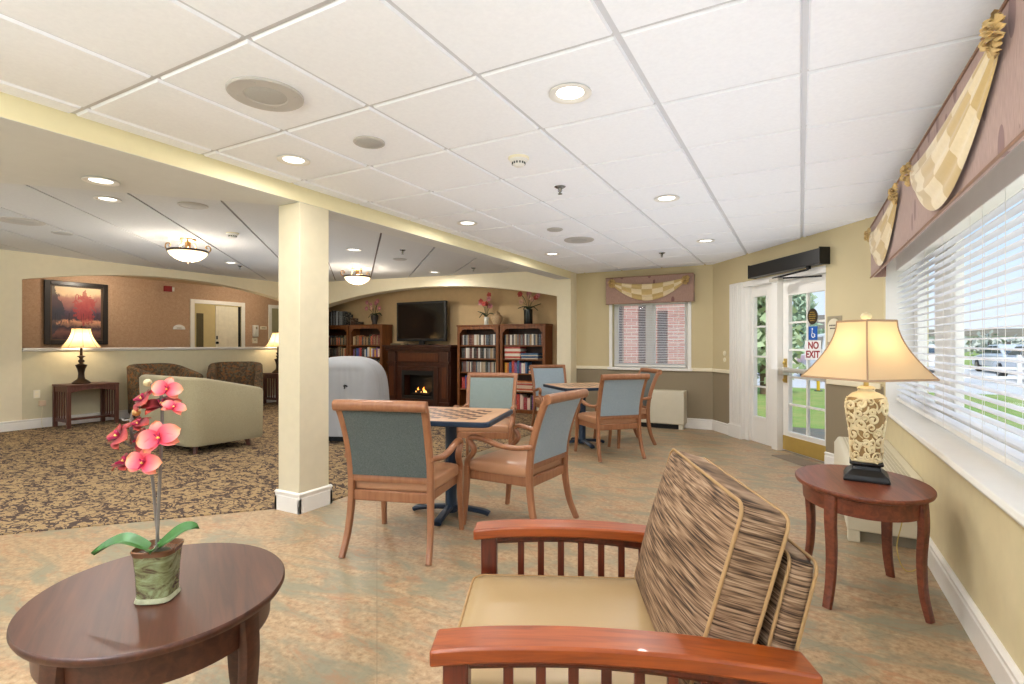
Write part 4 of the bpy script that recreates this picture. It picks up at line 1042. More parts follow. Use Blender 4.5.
def bronze_lamp(label, loc):
    t = thing('table_lamp', label, 'lamp', loc, .5, 'bronze lamps in the lounge')
    MB().lathe([(0, 0), (.115, 0), (.118, .015), (.10, .03), (.085, .045), (.05, .07), (.042, .10), (.038, .16), (.05, .22), (.072, .275), (.075, .285), (.05, .295), (.022, .31), (.04, .335), (.042, .35), (.02, .375), (.03, .40), (.052, .415), (.052, .42), (.018, .43), (.016, .56), (0, .56)], 28).build('base', LAMPBRONZE, t, smooth=50)
    shade_mesh(.245, .115, .55, .84, 16, .42).build('shade', SHADE_L, t, smooth=5)
    m = MB()
    for r_, z_ in ((.246, .55), (.116, .84)): m.sweep([(r_ * math.cos(k * PI / 16), r_ * math.sin(k * PI / 16), z_) for k in range(32)], .010, n=6, k=1, closed=True)
    prf_ = [(.116 + .13 * ((1 - v / 8) ** 1.84), .55 + .29 * v / 8) for v in range(9)]
    for k in range(8): m.sweep([(r_ * math.cos(k * PI / 4), r_ * math.sin(k * PI / 4), z_) for r_, z_ in prf_], .006, n=5, k=2)
    m.build('shade_trim', bpy.data.materials['shade_trim'], t)
    MB().lathe([(0, .83), (.008, .83), (.008, .855), (.015, .865), (0, .885)], 12).build('finial', LAMPBRONZE, t)
    lamp('table_lamp_bulb', 'POINT', (loc[0], loc[1], loc[2] + .66), 9, (1, .80, .55), .04)
    return t
SL = NT('lit_bell_shade')
_d = SL.node('ShaderNodeBsdfDiffuse', ins={'Color': lin('#e8d6b4')}); _tr = SL.node('ShaderNodeBsdfTranslucent', ins={'Color': lin('#f3d7a4')}); _mx = SL.node('ShaderNodeMixShader', ins={0: .55, 1: _d.outputs[0], 2: _tr.outputs[0]}); SL.l.new(_mx.outputs[0], SL.out.inputs[0]); SHADE_L = SL.m
end_table('slatted walnut end table under the autumn painting, holding a bronze lamp', (-9.64, 3.99, 0), 0)
end_table('slatted walnut end table mostly hidden by the column, holding the other bronze lamp', (-9.62, 7.52, 0), 0)
bronze_lamp('lit bronze lamp with bell shade in front of the autumn painting', (-9.68, 3.94, .645))
bronze_lamp('lit bronze lamp with bell shade beside the column edge in the lounge', (-9.66, 7.40, .645))
for y_, zz, lb in ((3.48, .51, 'ivory wall outlet left of the slatted end table'),):
    t = thing('wall_outlet', lb, 'outlet'); MB().bx(LW - .01, LW - .002, y_ - .04, y_ + .04, zz - .06, zz + .06).build('plate', OUTLET, t, bevel=.002)
    MB().bx(LW - .003, LW, y_ - .02, y_ + .02, zz - .045, zz - .01).bx(LW - .003, LW, y_ - .02, y_ + .02, zz + .01, zz + .045).build('socket', RAILM, t, smooth=0)
t = thing('plug_adapter', 'small beige plug box hanging below the lounge outlet', 'plug'); MB().bx(LW - .01, LW + .03, 3.50, 3.58, .33, .41, None).build('body', plain('plug_beige', '#d9c0a4', .5), t, bevel=.005)
MB().sweep([(LW + .015, 3.54, .34), (LW + .02, 3.53, .2), (LW + .03, 3.53, .05), (LW + .04, 3.55, .012)], .006, k=5, n=6).build('wire', RAILM, t)

def tub_shell(w, d, hb, ha, th, r, z0=.10, slope=1.4, n=9):
    """U of upholstery, back towards -y, open to +y"""
    hw, m = w / 2, MB(); path = []
    yb = -d / 2; 
    path.append((hw, d / 2)); path.append((hw, d / 2 - .10)); path.append((hw, yb + r + .05))
    for i in range(n + 1): a = R(90 * i / n); path.append((hw - r + r * math.cos(a), yb + r - r * math.sin(a)))
    path.append((hw * .3, yb))
    P = path + [(-x, y) for x, y in path[::-1]]
    N = len(P); rows = []
    for i in range(N):
        a = Vector(P[max(0, i - 1)]); b = Vector(P[min(N - 1, i + 1)]); tt = (b - a).normalized(); nn = Vector((tt.y, -tt.x))
        if nn.dot(Vector(P[i])) < 0: nn = -nn
        p = Vector(P[i]); f = min(1, max(0, (d / 2 - p.y) / d)); h = ha + (hb - ha) * (1 - (1 - f) ** slope)
        q = p - nn * th; lean_ = nn * .03 * (h - z0)
        sec = [(p - nn * .02, z0), (p + lean_ * .2, z0 + .04), (p + lean_ * .6, (z0 + h) / 2), (p + lean_, h - .035), (p + lean_ - nn * th * .2, h - .008), (p + lean_ - nn * th * .5, h), (q + lean_ + nn * th * .2, h - .008), (q + lean_, h - .04), (q, z0 + .3), (q, z0)]
        rows.append([(s_.x, s_.y, z) for s_, z in sec])
    K = len(rows[0]); vs = [p for r_ in rows for p in r_]; fs = []
    for i in range(N - 1):
        for k in range(K): k2 = (k + 1) % K; fs.append((i * K + k, i * K + k2, (i + 1) * K + k2, (i + 1) * K + k))
    fs += [tuple(range(K)), tuple((N - 1) * K + k for k in range(K - 1, -1, -1))]
    m.add(vs, fs); return m
def tub_chair(name, label, cat, loc, rz, w, d, hb, ha, mat_, seatm, grp=None, r=.26):
    t = thing(name, label, cat, loc, rz, grp)
    tub_shell(w, d, hb, ha, .13, r).build('shell', mat_, t, smooth=50)
    MB().cushion((w - .28, d - .14, .16), .04, .025, 6, (0, .06, .37)).build('seat_cushion', seatm, t, smooth=60)
    MB().bx(-w / 2 + .1, w / 2 - .1, -d / 2 + .12, d / 2 - .03, .11, .30).build('seat_base', mat_, t, bevel=.02)
    for sx_ in (-1, 1):
        for sy_ in (-1, 1):
            x_, y_ = sx_ * (w / 2 - .13), sy_ * (d / 2 - .13)
            MB().sweep([(x_, y_, .12), (x_ + sx_ * .01, y_ + sy_ * .01, .06), (x_ + sx_ * .02, y_ + sy_ * .02, 0)], .055, .055, (1, 0, 0), 8, 2, 4, taper=lambda q: 1.1 - .4 * q).build('leg', ENDWOOD, t)
    return t
tub_chair('tub_chair', 'speckled brown tub chair behind the sage settee', 'armchair', (-9.36, 4.95, 0), R(-82), .84, .78, .92, .74, TUB, TUB)
tub_chair('tub_chair', 'speckled brown tub chair with tan seat between its twin and the far bronze lamp', 'armchair', (-9.28, 6.20, 0), R(-125), .86, .80, .91, .76, TUB, SEATVINYL)
tub_chair('settee', 'sage green tub settee standing with its back to the orchid on the patterned carpet', 'settee', (-6.49, 3.86, 0), R(-3), 1.24, .86, .88, .71, SAGE, SAGE, r=.17)

# covered recliner
t = thing('covered_recliner', 'recliner draped in a plain grey sheet beside the column', 'armchair', (-5.24, 5.10, 0), R(24))
m = MB()
def ring_pt(th, a, b, n_):
    ca_, sa_ = math.cos(th), math.sin(th); q = (abs(ca_ / a) ** n_ + abs(sa_ / b) ** n_) ** (-1 / n_); return ca_ * q, sa_ * q
def cover(u, v):
    th = 2 * PI * u; z = .09 + 1.0 * math.sin(PI / 2 * v) ** .9; q = (z - .09) / 1.0
    k = max(0.0, 1 - q ** 6.5) ** (1 / 2.8)
    x, y = ring_pt(th, .468, .36, 5); corner = (abs(x) / .468) ** 8
    fold = (1 - q) ** .6 * (.012 + .022 * corner) * math.sin(th * 24 + 2.2 * math.sin(th * 5) + 1.5 * q)
    g = k * (1 + .05 * (1 - q) ** 2) + fold
    y2 = y * g - .05 * q
    if y < -.30 and abs(x) * k < .33 and .12 < q < .86: y2 += .012 * min(1, (.86 - q) / .04) * min(1, (.33 - abs(x) * k) / .03)
    return (x * g, y2, z)
m.surf(cover, 144, 40, False)
m.build('sheet', GRAYSHEET, t, smooth=60)
MB().surf(lambda u, v: (lambda p, q: (p[0] * max(0, 1 - q ** 5) ** .4 * (1 + .03 * (1 - q) * math.sin(u * 90)), .52 + p[1] * max(0, 1 - q ** 5) ** .4, .09 + .46 * q))(ring_pt(2 * PI * u, .36, .36, 4), math.sin(PI / 2 * v)), 72, 20, False).build('seat_drape', GRAYSHEET, t, smooth=60)
MB().bx(-.34, .34, -.24, .66, .0, .10).build('base', BLACK, t)
MB().sweep([(.08, -.372, .72), (.10, -.40, .735), (.12, -.372, .72)], .02, k=4, n=8).sweep([(.10, -.395, .73), (.095, -.40, .69)], .014, k=2, n=6).build('tag', BLACK, t)

# ------------------------------------------------------------------ fireplace wall
FY = 8.30
t = thing('fireplace', 'dark mahogany electric fireplace with mantel under the television', 'fireplace', (-6.68, FY, 0))
MB().prism([(-.86, -.06), (.86, -.06), (.86, .42), (-.86, .42)], 1.19, 1.23).prism([(-.82, -.03), (.82, -.03), (.82, .42), (-.82, .42)], 1.14, 1.19).prism([(-.80, -.01), (.80, -.01), (.80, .42), (-.80, .42)], 1.11, 1.14).build('mantel_shelf', FIREWOOD, t, bevel=.008)
MB().bx(-.78, .78, .03, .42, .80, 1.11).bx(-.78, -.43, .03, .42, .0, .80).bx(.43, .78, .03, .42, .0, .80).bx(-.43, .43, .06, .42, 0, .14).bx(-.43, .43, .3, .42, .14, .8).build('body', FIREWOOD, t, bevel=.004)
for s in (-1, 1):
    p_ = MB().bx(s * .66 - .10, s * .66 + .10, -.005, .03, .12, 1.10).build('pilaster', FIREWOOD, t, bevel=.004)
    MB().bx(s * .66 - .055, s * .66 + .055, -.012, -.005, .2, .8).build('inset_panel', FIRELT, p_, bevel=.003)
    for za, zb in ((0, .12), (.86, .90)): MB().bx(s * .66 - .12, s * .66 + .12, -.02, .03, za, zb).build('pilaster_block', FIREWOOD, t, bevel=.004)
MB().bx(-.5, .5, .012, .03, .90, 1.07).build('frieze_panel', FIRELT, t, bevel=.004)
m = MB().bx(-.50, -.40, -.0, .05, .06, .80).bx(.40, .50, -.0, .05, .06, .80).bx(-.40, .40, -.0, .05, .72, .80).bx(-.40, .40, -.0, .05, .06, .16)
m.build('surround', FIREWOOD, t, bevel=.006)
BF = plain('firebox_black', '#0e0d0d', .5, var=.1)
m = MB().bx(-.40, -.35, .01, .04, .16, .72).bx(.35, .40, .01, .04, .16, .72).bx(-.35, .35, .01, .04, .63, .72).bx(-.35, .35, .01, .04, .16, .22).bx(-.40, .40, .27, .29, .16, .72)
m.build('firebox', BF, t, bevel=.003)
m = MB()
for (a, b) in (((-.22, .12, .24), (.2, .18, .27)), ((-.18, .2, .25), (.22, .12, .25)), ((-.1, .1, .29), (.05, .2, .33))): m.sweep([a, b], .055, k=1, n=9)
m.build('log', plain('charred_log', '#2b1d14', .9, var=.3, nscale=30), t)
FL = NT('flame'); _z = FL.node('ShaderNodeSeparateXYZ', ins={0: FL.node('ShaderNodeTexCoord').outputs['Object']}).outputs[2]
FL.set(color=lin('#ff9a30'), emit=FL.ramp(FL.math('MULTIPLY', FL.math('SUBTRACT', _z, .25), 5), [(0, '#ffd98a'), (.5, '#ff9a3a'), (1, '#b8430c')]), estr=2.6)
for k, (x_, h_, w_) in enumerate([(-.09, .12, .045), (-.03, .07, .035), (.05, .13, .05), (.10, .06, .03), (-.14, .05, .03)]):
    MB().sweep([(x_, .15, .26), (x_ + .01, .15, .26 + h_ * .35), (x_ - .012, .15, .26 + h_ * .7), (x_ + .008, .15, .26 + h_)], w_, .02, (1, 0, 0), 8, 4, taper=lambda q: max(.05, math.sin(PI * (.22 + .78 * q)))).build('flame', FL.m, t)
lamp('fire_glow', 'POINT', (-6.68, FY + .10, .40), .6, (1, .5, .15), .05)
# television
t = thing('television', 'large black flat television on the fireplace mantel', 'television', (-6.68, FY + .12, 1.23))
MB().bx(-.62, .62, -.02, .05, .075, .87).build('casing', BLACK, t, bevel=.012)
SCR = NT('tv_screen'); SCR.set(color=lin('#0a0a0c'), rough=.08, spec=.6); SCR = SCR.m
MB().bx(-.575, .575, -.024, -.018, .13, .83).build('screen', SCR, t, smooth=0)
MB().prism([(-.28, -.12), (.28, -.12), (.24, .12), (-.24, .12)], 0, .018).bx(-.06, .06, .0, .05, .018, .10).build('stand', BLACK, t, bevel=.005)
t = thing('media_box', 'thin pale media box beside the television stand on the mantel', 'media player', (-7.16, FY + .03, 1.23)); MB().bx(-.17, .17, -.08, .08, 0, .035).build('case', plain('media_box_tan', '#8a7a5c', .5), t, bevel=.004); MB().bx(-.15, .1, -.083, -.08, .01, .022).build('front_strip', BLACK, t)

# bookcases
BY = 8.40; SHZ = (.07, .40, .72, .98, 1.23)
def bookcase(label, x0, x1, hh=1.58):
    t = thing('bookcase', label, 'bookcase', ((x0 + x1) / 2, BY, 0)); hw = (x1 - x0) / 2
    MB().bx(-hw, -hw + .025, .0, .30, 0, hh).build('side_panel', BOOKWOOD, t, bevel=.002); MB().bx(hw - .025, hw, .0, .30, 0, hh).build('side_panel', BOOKWOOD, t, bevel=.002)
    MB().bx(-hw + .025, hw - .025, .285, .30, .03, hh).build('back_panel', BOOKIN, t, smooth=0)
    MB().bx(-hw - .012, hw + .012, -.025, .31, hh, hh + .03).build('top', BOOKWOOD, t, bevel=.006)
    for z in SHZ: MB().bx(-hw + .025, hw - .025, .012, .285, z - .025, z).build('shelf', BOOKWOOD, t, bevel=.002)
    MB().bx(-hw, -hw + .055, -.015, .0, 0, hh).build('stile', BOOKWOOD, t, bevel=.003); MB().bx(hw - .055, hw, -.015, .0, 0, hh).build('stile', BOOKWOOD, t, bevel=.003)
    g = hw - .055; m = MB(); m.prism([(-g, hh), (g, hh), (g, hh - .12), (g - .03, hh - .11), (g - .05, hh - .07), (g - .09, hh - .055), (-g + .09, hh - .055), (-g + .05, hh - .07), (-g + .03, hh - .11), (-g, hh - .12)], -.013, 0, 'y'); m.build('top_rail', BOOKWOOD, t, bevel=.002)
    MB().bx(-g, g, -.013, 0, 0, .06).build('plinth', BOOKWOOD, t, bevel=.002)
    return t
CASES = {'L0': (-9.60, -8.655), 'L1': (-8.62, -7.68), 'R0': (-5.78, -4.865), 'R1': (-4.835, -3.92)}
bookcase('oak bookcase half hidden by the column, with big volumes on top', *CASES['L0'], 1.635)
bookcase('oak bookcase beside the fireplace with an urn of flowers on top', *CASES['L1'], 1.635)
bookcase('oak bookcase of slim film cases right of the fireplace', *CASES['R0'])
bookcase('oak bookcase of films and board games nearest the arch pier', *CASES['R1'])
BK = NT('book_cover'); _oc = BK.node('ShaderNodeObjectInfo').outputs['Color']; _z = BK.node('ShaderNodeSeparateXYZ', ins={0: BK.node('ShaderNodeTexCoord').outputs['Generated']}).outputs[2]
_nn = BK.noise(BK.coord('Generated', (1.5, 1, 9)), 2, 2)
_band = BK.math('MULTIPLY', BK.math('GREATER_THAN', _nn, .56), .55)
BK.set(color=BK.mix(_band, _oc, BK.mix(.5, _oc, lin('#e6dcc4'))), rough=.5); BKM = BK.m
PAGES = plain('book_pages', '#ddd2b8', .8, var=.05, nscale=60)
# unit book: spine towards -y, bottom at z=0, x = thickness
m = MB(); m.m = 0
m.prism([(-.5, -.40), (-.44, -.47), (-.2, -.5), (.2, -.5), (.44, -.47), (.5, -.40), (.5, .5), (.42, .5), (.42, -.38), (-.42, -.38), (-.42, .5), (-.5, .5)], 0, 1)
m.m = 1; m.bx(-.42, .42, -.38, .48, .02, .97)
book_proto = m.build('book', [BKM, PAGES], smooth=30)
# unit flat box (board game): lid and tray
m = MB(); m.m = 0; m.bx(-.5, .5, -.5, .5, .3, 1); m.m = 1; m.bx(-.49, .49, -.49, .49, 0, .3)
game_proto = m.build('board_game', [BKM, PAGES], smooth=0)
used = {'b': 0, 'g': 0}
def put(proto, key, label, cat, grp, loc, scl, rot, c):
    o = proto if used[key] == 0 else proto.copy()
    if used[key]: col.objects.link(o)
    used[key] += 1
    o.location = loc; o.scale = scl; o.rotation_euler = rot; o.color = c; tag(o, label, cat, grp); return o
PAL = {'film': ['#2a2e36', '#c9c4bb', '#8a8f96', '#1d1d22', '#7a4a3a', '#b9a98f', '#4c5a6a', '#e0dcd4', '#5a2a2a', '#37424a', '#a08868', '#6d6d70'],
       'old': ['#4a2418', '#7a2a24', '#2f3a30', '#8a6a44', '#c8b48c', '#1f1c1c', '#b4562c', '#5a3a26', '#343c48', '#9a7a50'],
       'bright': ['#b8302c', '#e0dcd4', '#d8a030', '#3050a0', '#7a4a8a', '#c96a30', '#1f5a8a', '#e4c8b8', '#a02838', '#2a2a30'],
       'dark': ['#1b1b1e', '#2a2d33', '#9aa0a6', '#33383f', '#6a6f76', '#17171a']}
def book_row(case, z, hmin, hmax, tmin, tmax, pal, label, grp, cat='book', x0=None, x1=None, depth=.19, lean=.0, yfront=None):
    a, b = CASES[case]; x = (a + .065) if x0 is None else x0; e = (b - .065) if x1 is None else x1
    while x < e - tmin:
        th = min(rnd.uniform(tmin, tmax), e - x); h = rnd.uniform(hmin, hmax); d = depth * rnd.uniform(.9, 1.05)
        put(book_proto, 'b', label, cat, grp, (x + th / 2, (BY + .03 if yfront is None else yfront) + d / 2 + rnd.uniform(0, .012), z + .001), (th * .97, d, h), (0, 0, 0), lin(rnd.choice(PAL[pal])))
        x += th
book_row('R0', 1.23, .185, .20, .022, .04, 'film', 'slim film case upright on the top shelf of the bookcase right of the fireplace', 'film cases top shelf beside fireplace', 'film case')
book_row('R0', .98, .185, .20, .022, .04, 'film', 'slim film case upright on the second shelf of the bookcase right of the fireplace', 'film cases second shelf beside fireplace', 'film case')
book_row('R0', .72, .185, .20, .022, .04, 'film', 'slim film case upright on the third shelf of the bookcase right of the fireplace', 'film cases third shelf beside fireplace', 'film case')
book_row('R0', .40, .19, .25, .025, .045, 'bright', 'book on the fourth shelf of the bookcase right of the fireplace', 'books fourth shelf beside fireplace')
book_row('R1', 1.23, .185, .20, .028, .05, 'film', 'film case upright on the top shelf of the bookcase by the arch pier', 'film cases top shelf by the pier', 'film case')
book_row('R1', .72, .17, .23, .03, .06, 'bright', 'colourful box upright on the middle shelf of the bookcase by the arch pier', 'colourful boxes middle shelf by the pier', 'box', x1=-4.28)
book_row('R1', .07, .20, .28, .03, .07, 'bright', 'colourful book on the bottom shelf of the bookcase by the arch pier', 'books bottom shelf by the pier', x1=-4.12)
book_row('L1', 1.23, .15, .22, .025, .05, 'old', 'old book on the top shelf of the bookcase left of the fireplace', 'books top shelf left of fireplace')
book_row('L1', .98, .14, .20, .03, .06, 'bright', 'colourful book on the second shelf of the bookcase left of the fireplace', 'books second shelf left of fireplace')
book_row('L1', .72, .16, .22, .03, .06, 'old', 'book on the third shelf of the bookcase left of the fireplace, above the grey sheet', 'books third shelf left of fireplace', x0=-8.0)
book_row('L0', 1.23, .15, .22, .025, .05, 'old', 'old book on the top shelf of the bookcase beside the column edge', 'books top shelf beside column', x0=-9.35)
book_row('L0', .98, .14, .21, .025, .05, 'old', 'worn book on the second shelf of the bookcase beside the column edge', 'books second shelf beside column', x0=-9.35)
book_row('L0', 1.666, .28, .33, .035, .055, 'dark', 'large dark volume standing on top of the bookcase beside the column', 'volumes on top of bookcase', x0=-9.30, x1=-8.84, depth=.24)
for k, (hh, rr_) in enumerate(((.24, .35), (.15, .62), (.07, 1.0))):
    put(book_proto, 'b', ('dark volume at the end of the row on top of the bookcase beside the column', 'short brown volume past the row on top of the bookcase', 'lowest dark brown volume on top of the bookcase')[k], 'book', None,
        (-8.80 + k * .16, BY + .15, 1.667), (.035, .22, hh), (0, 0, 0), lin(('#22242a', '#4a2c1c', '#2d1c14')[k]))
def stack(items, x, z, w_, d_, label_f, grp):
    for k, (h_, c_, nm) in enumerate(items):
        put(game_proto, 'g', label_f % nm, 'board game', grp, (x, BY + .03 + d_ / 2, z + .001), (w_ * rnd.uniform(.93, 1), d_, h_ * .97), (0, 0, rnd.uniform(-.03, .03)), lin(c_)); z += h_
stack([(.045, '#b82a26', 'red game box at the bottom'), (.04, '#e0dcd6', 'white game box second from the bottom'), (.05, '#c23028', 'red game box in the middle'), (.035, '#d8d0c8', 'white game box second from the top'), (.05, '#a82428', 'red game box on top')], -4.60, .98, .34, .24, '%s of the red and white pile by the pier', None)
stack([(.055, '#23507c', 'deep blue game box under'), (.05, '#2a5f8c', 'blue game box on top')], -4.25, .98, .36, .24, '%s in the blue pair, second shelf', None)
stack([(.04, '#c96a30', 'orange game box at the bottom'), (.04, '#3a4a7a', 'blue game box second'), (.035, '#e4dcd0', 'white game box on top')], -4.13, .72, .28, .22, '%s of the small middle shelf stack', None)
stack([(.05, '#b84a28', 'orange red game box at the bottom'), (.04, '#d8b8a0', 'cream game box second'), (.05, '#a83228', 'red game box third'), (.04, '#c8743a', 'orange game box on top')], -4.35, .40, .50, .24, '%s of the wide fourth shelf stack', None)
stack([(.22, '#2a4a80', 'tall blue box')], -4.05, .07, .12, .2, '%s at the end of the bottom shelf by the pier', None)

# vases of flowers on the bookcases
FLP = plain('silk_pink', '#c9868a', .6, var=.25, nscale=40); FLR = plain('silk_rust', '#a8443a', .6, var=.25, nscale=40); FLC = plain('silk_cream', '#d0a890', .6, var=.2, nscale=40)
DG = plain('silk_leaf', '#3d4a2c', .6, var=.25, nscale=30)
def vase_flowers(label, loc, prof, mat_, flowers, leaves, spread, hgt, seed, fm):
    t = thing('vase_of_flowers', label, 'flower vase', loc)
    MB().lathe(prof, 24).build('vase', mat_, t, smooth=50)
    z0 = prof[-1][1] if prof[-1][1] > .1 else max(p[1] for p in prof); rg = random.Random(seed)
    for k in range(flowers):
        a = rg.uniform(0, 2 * PI); rr = spread * rg.uniform(.25, 1); tip = (rr * math.cos(a), rr * math.sin(a) * .6, z0 + hgt * rg.uniform(.45, 1))
        MB().sweep([(0, 0, z0 - .05), (tip[0] * .4, tip[1] * .4, z0 + (tip[2] - z0) * .6), tip], .006, k=4, n=5).build('stem', DG, t)
        m = MB()
        for q in range(5):
            b = q * 2 * PI / 5 + a
            m.surf(lambda u, v, b=b: (tip[0] + .055 * u * math.cos(b) - .026 * math.sin(PI * u) * (2 * v - 1) * math.sin(b), tip[1] - .02 - .02 * math.sin(u * 2), tip[2] + .055 * u * math.sin(b) + .026 * math.sin(PI * u) * (2 * v - 1) * math.cos(b)), 4, 3)
        m.build('flower', fm[k % len(fm)], t, smooth=60)
    for k in range(leaves):
        a = rg.uniform(0, 2 * PI); ln = spread * rg.uniform(.7, 1.2)
        orchid_leaf([(0, 0, z0 - .01), (ln * .4 * math.cos(a), ln * .3 * math.sin(a), z0 + .06), (ln * math.cos(a), ln * .6 * math.sin(a), z0 + rg.uniform(-.03, .12))], .02, (0, -.4, 1)).build('leaf', DG, t, smooth=60)
    return t
vase_flowers('dark urn of pink flowers on the bookcase left of the television', (-8.03, BY + .14, 1.666), [(0, 0), (.055, 0), (.06, .015), (.05, .03), (.075, .12), (.085, .19), (.075, .20), (.088, .215), (.075, .215), (.06, .17), (0, .17)], plain('urn_dark', '#3a3230', .4, var=.1), 8, 9, .20, .34, 5, [FLP, FLP, FLC])
GLV = plain('pale_glass', '#cfd0c6', .15, var=.03)
vase_flowers('slim pale vase of pink orchids on the film bookcase', (-5.22, BY + .14, 1.611), [(0, 0), (.04, 0), (.045, .01), (.038, .06), (.05, .14), (.044, .15), (.03, .08), (0, .05)], GLV, 8, 4, .19, .42, 8, [FLP, FLR])
vase_flowers('black cylinder vase of rust flowers on the bookcase by the arch pier', (-4.33, BY + .14, 1.611), [(0, 0), (.075, 0), (.08, .01), (.08, .265), (.072, .27), (.065, .25), (0, .25)], plain('black_glass', '#1f2322', .2, var=.1), 9, 6, .22, .36, 12, [FLR, FLC, FLP])
t = thing('carved_jar', 'small pale carved jar beside the slim pale vase', 'jar', (-4.98, BY + .13, 1.611))
MB().lathe([(0, 0), (.07, 0), (.075, .02), (.11, .09), (.10, .16), (.06, .19), (.065, .20), (.05, .20), (0, .20)], 24).build('body', plain('jar_stone', '#b49a78', .6, var=.2, nscale=40), t)
MB().lathe([(0, .195), (.06, .2), (.05, .225), (.015, .235), (.02, .25), (0, .26)], 20).build('lid', plain('jar_stone_dark', '#a08866', .6, var=.2, nscale=40), t)

# ------------------------------------------------------------------ corridor behind the half wall
PT = NT('autumn_canvas'); _c = PT.coord('Generated'); _s = PT.node('ShaderNodeSeparateXYZ', ins={0: _c})
_u, _v = _s.outputs[1], _s.outputs[2]
_n1 = PT.noise(PT.coord('Generated', (1, 3, 3)), 2.5, 6, .65, .5); _n2 = PT.noise(PT.coord('Generated', (1, 30, 3)), 1.5, 3); _n3 = PT.noise(PT.coord('Generated', (1, 2, 12)), 2, 4)
_vv = PT.math('ADD', _v, PT.math('MULTIPLY', PT.math('SUBTRACT', _n1, .5), .22))
_k = PT.ramp(_vv, [(.0, '#3a2c38'), (.14, '#8a6058'), (.22, '#3c3444'), (.34, '#e0a888'), (.38, '#4a3a48'), (.52, '#54465a'), (.66, '#9a6a68'), (.80, '#b88478'), (.88, '#f0d2a8'), (1, '#f4dcb8')])
_dr = PT.math('ADD', PT.math('POWER', PT.math('SUBTRACT', _u, .66), 2), PT.math('POWER', PT.math('MULTIPLY', PT.math('SUBTRACT', _v, .62), .8), 2))
_red = PT.math('LESS_THAN', PT.math('ADD', _dr, PT.math('MULTIPLY', PT.math('SUBTRACT', _n1, .5), .30)), .05)
_k = PT.mix(PT.math('MULTIPLY', _red, .7), _k, PT.mix(_n1, lin('#8a2a34'), lin('#d85a58')))
_dark = PT.math('LESS_THAN', PT.math('ADD', PT.math('ADD', _u, PT.math('MULTIPLY', PT.math('ABSOLUTE', PT.math('SUBTRACT', _v, .55)), .5)), PT.math('MULTIPLY', PT.math('SUBTRACT', _n1, .5), .5)), .27)
_k = PT.mix(PT.math('MULTIPLY', _dark, .8), _k, lin('#39404e'))
_tr = PT.math('MULTIPLY', PT.math('MULTIPLY', PT.math('GREATER_THAN', _n2, .58), PT.math('GREATER_THAN', _v, .3)), PT.math('LESS_THAN', _v, .5))
_k = PT.mix(PT.math('MULTIPLY', _tr, .6), _k, lin('#2c2430'))
PT.set(color=_k, rough=.6)
t = thing('painting', 'framed autumn landscape painting with a red tree on the tan corridor wall', 'painting', (CW, 4.81, 1.83))
m = MB(); y0, y1, z0, z1 = -.50, .50, -.59, .585
for a, b, c_, d_ in ((y0, y0 + .09, z0, z1), (y1 - .09, y1, z0, z1), (y0 + .09, y1 - .09, z0, z0 + .08), (y0 + .09, y1 - .09, z1 - .08, z1)): m.bx(.001, .05, a, b, c_, d_)
m.build('frame', plain('frame_black', '#221a18', .35, var=.1), t, bevel=.008)
m = MB()
for a, b, c_, d_ in ((y0 + .09, y0 + .115, z0 + .08, z1 - .08), (y1 - .115, y1 - .09, z0 + .08, z1 - .08), (y0 + .115, y1 - .115, z0 + .08, z0 + .10), (y0 + .115, y1 - .115, z1 - .10, z1 - .08)): m.bx(.001, .035, a, b, c_, d_)
m.build('inner_moulding', plain('frame_inner', '#5a4636', .4), t, bevel=.003)
MB().bx(.001, .02, y0 + .115, y1 - .115, z0 + .10, z1 - .10).build('canvas', PT.m, t, smooth=0)
# doorways in the corridor
def corridor_door(nm, y0, y1, z1):
    o = struct(MB().bx(CW, CW + .03, y0, y0 + .09, 0, z1).bx(CW, CW + .03, y1 - .09, y1, 0, z1).bx(CW, CW + .03, y0 + .09, y1 - .09, z1 - .09, z1).build(nm, CASEWHITE, bevel=.005))
    return o
o = corridor_door('door_2', 6.92, 8.24, 2.26)
MB().bx(CW + .001, CW + .006, 7.01, 8.15, 0, 2.17).build('opening', plain('room_beyond_cream', '#c9b98a', .8, var=.03), o, smooth=0)
MB().bx(CW + .006, CW + .010, 7.06, 7.22, 0, 1.95).build('dark_recess', plain('recess_olive', '#5a5238', .8, var=.1), o, smooth=0)
m = MB().bx(CW + .008, CW + .022, 7.50, 8.06, 0, 2.14)
for yy in (7.56, 7.80):
    for za, zb in ((.25, .85), (.98, 1.55), (1.68, 2.05)): m.bx(CW + .022, CW + .028, yy, yy + .18, za, zb)
lf = m.build('leaf', plain('door_cream', '#e9e2cc', .45), o, bevel=.004)
MB().lathe([(0, 0), (.03, 0), (.03, .03), (0, .04)], 14, M=Tm((CW + .022, 7.53, 1.28), 0, 0, PI / 2)).bx(CW + .022, CW + .03, 7.515, 7.545, 1.36, 1.44).build('handle', BLACKM, lf)
MB().bx(CW + .006, CW + .02, 8.07, 8.13, 0, 2.15).build('dark_gap', BLACK, o, smooth=0)
o = corridor_door('door_3', 8.90, 10.0, 2.26)
MB().bx(CW + .001, CW + .01, 8.99, 9.91, 0, 2.17).build('opening', plain('room_beyond_green', '#a5a080', .8, var=.06), o, smooth=0)
t = thing('fire_alarm', 'red fire alarm strobe high on the tan corridor wall', 'fire alarm', (CW - .003, 6.45, 2.44))
MB().bx(.0, .06, -.09, .06, -.06, .06).build('housing', plain('alarm_red', '#8f1f26', .45), t, bevel=.006); MB().bx(.0, .075, .06, .10, -.045, .045).build('strobe', WHITE, t, bevel=.006)
t = thing('wall_plaque', 'half-round white plaque on the corridor wall left of the open door', 'sign', (CW, 6.68, 1.62))
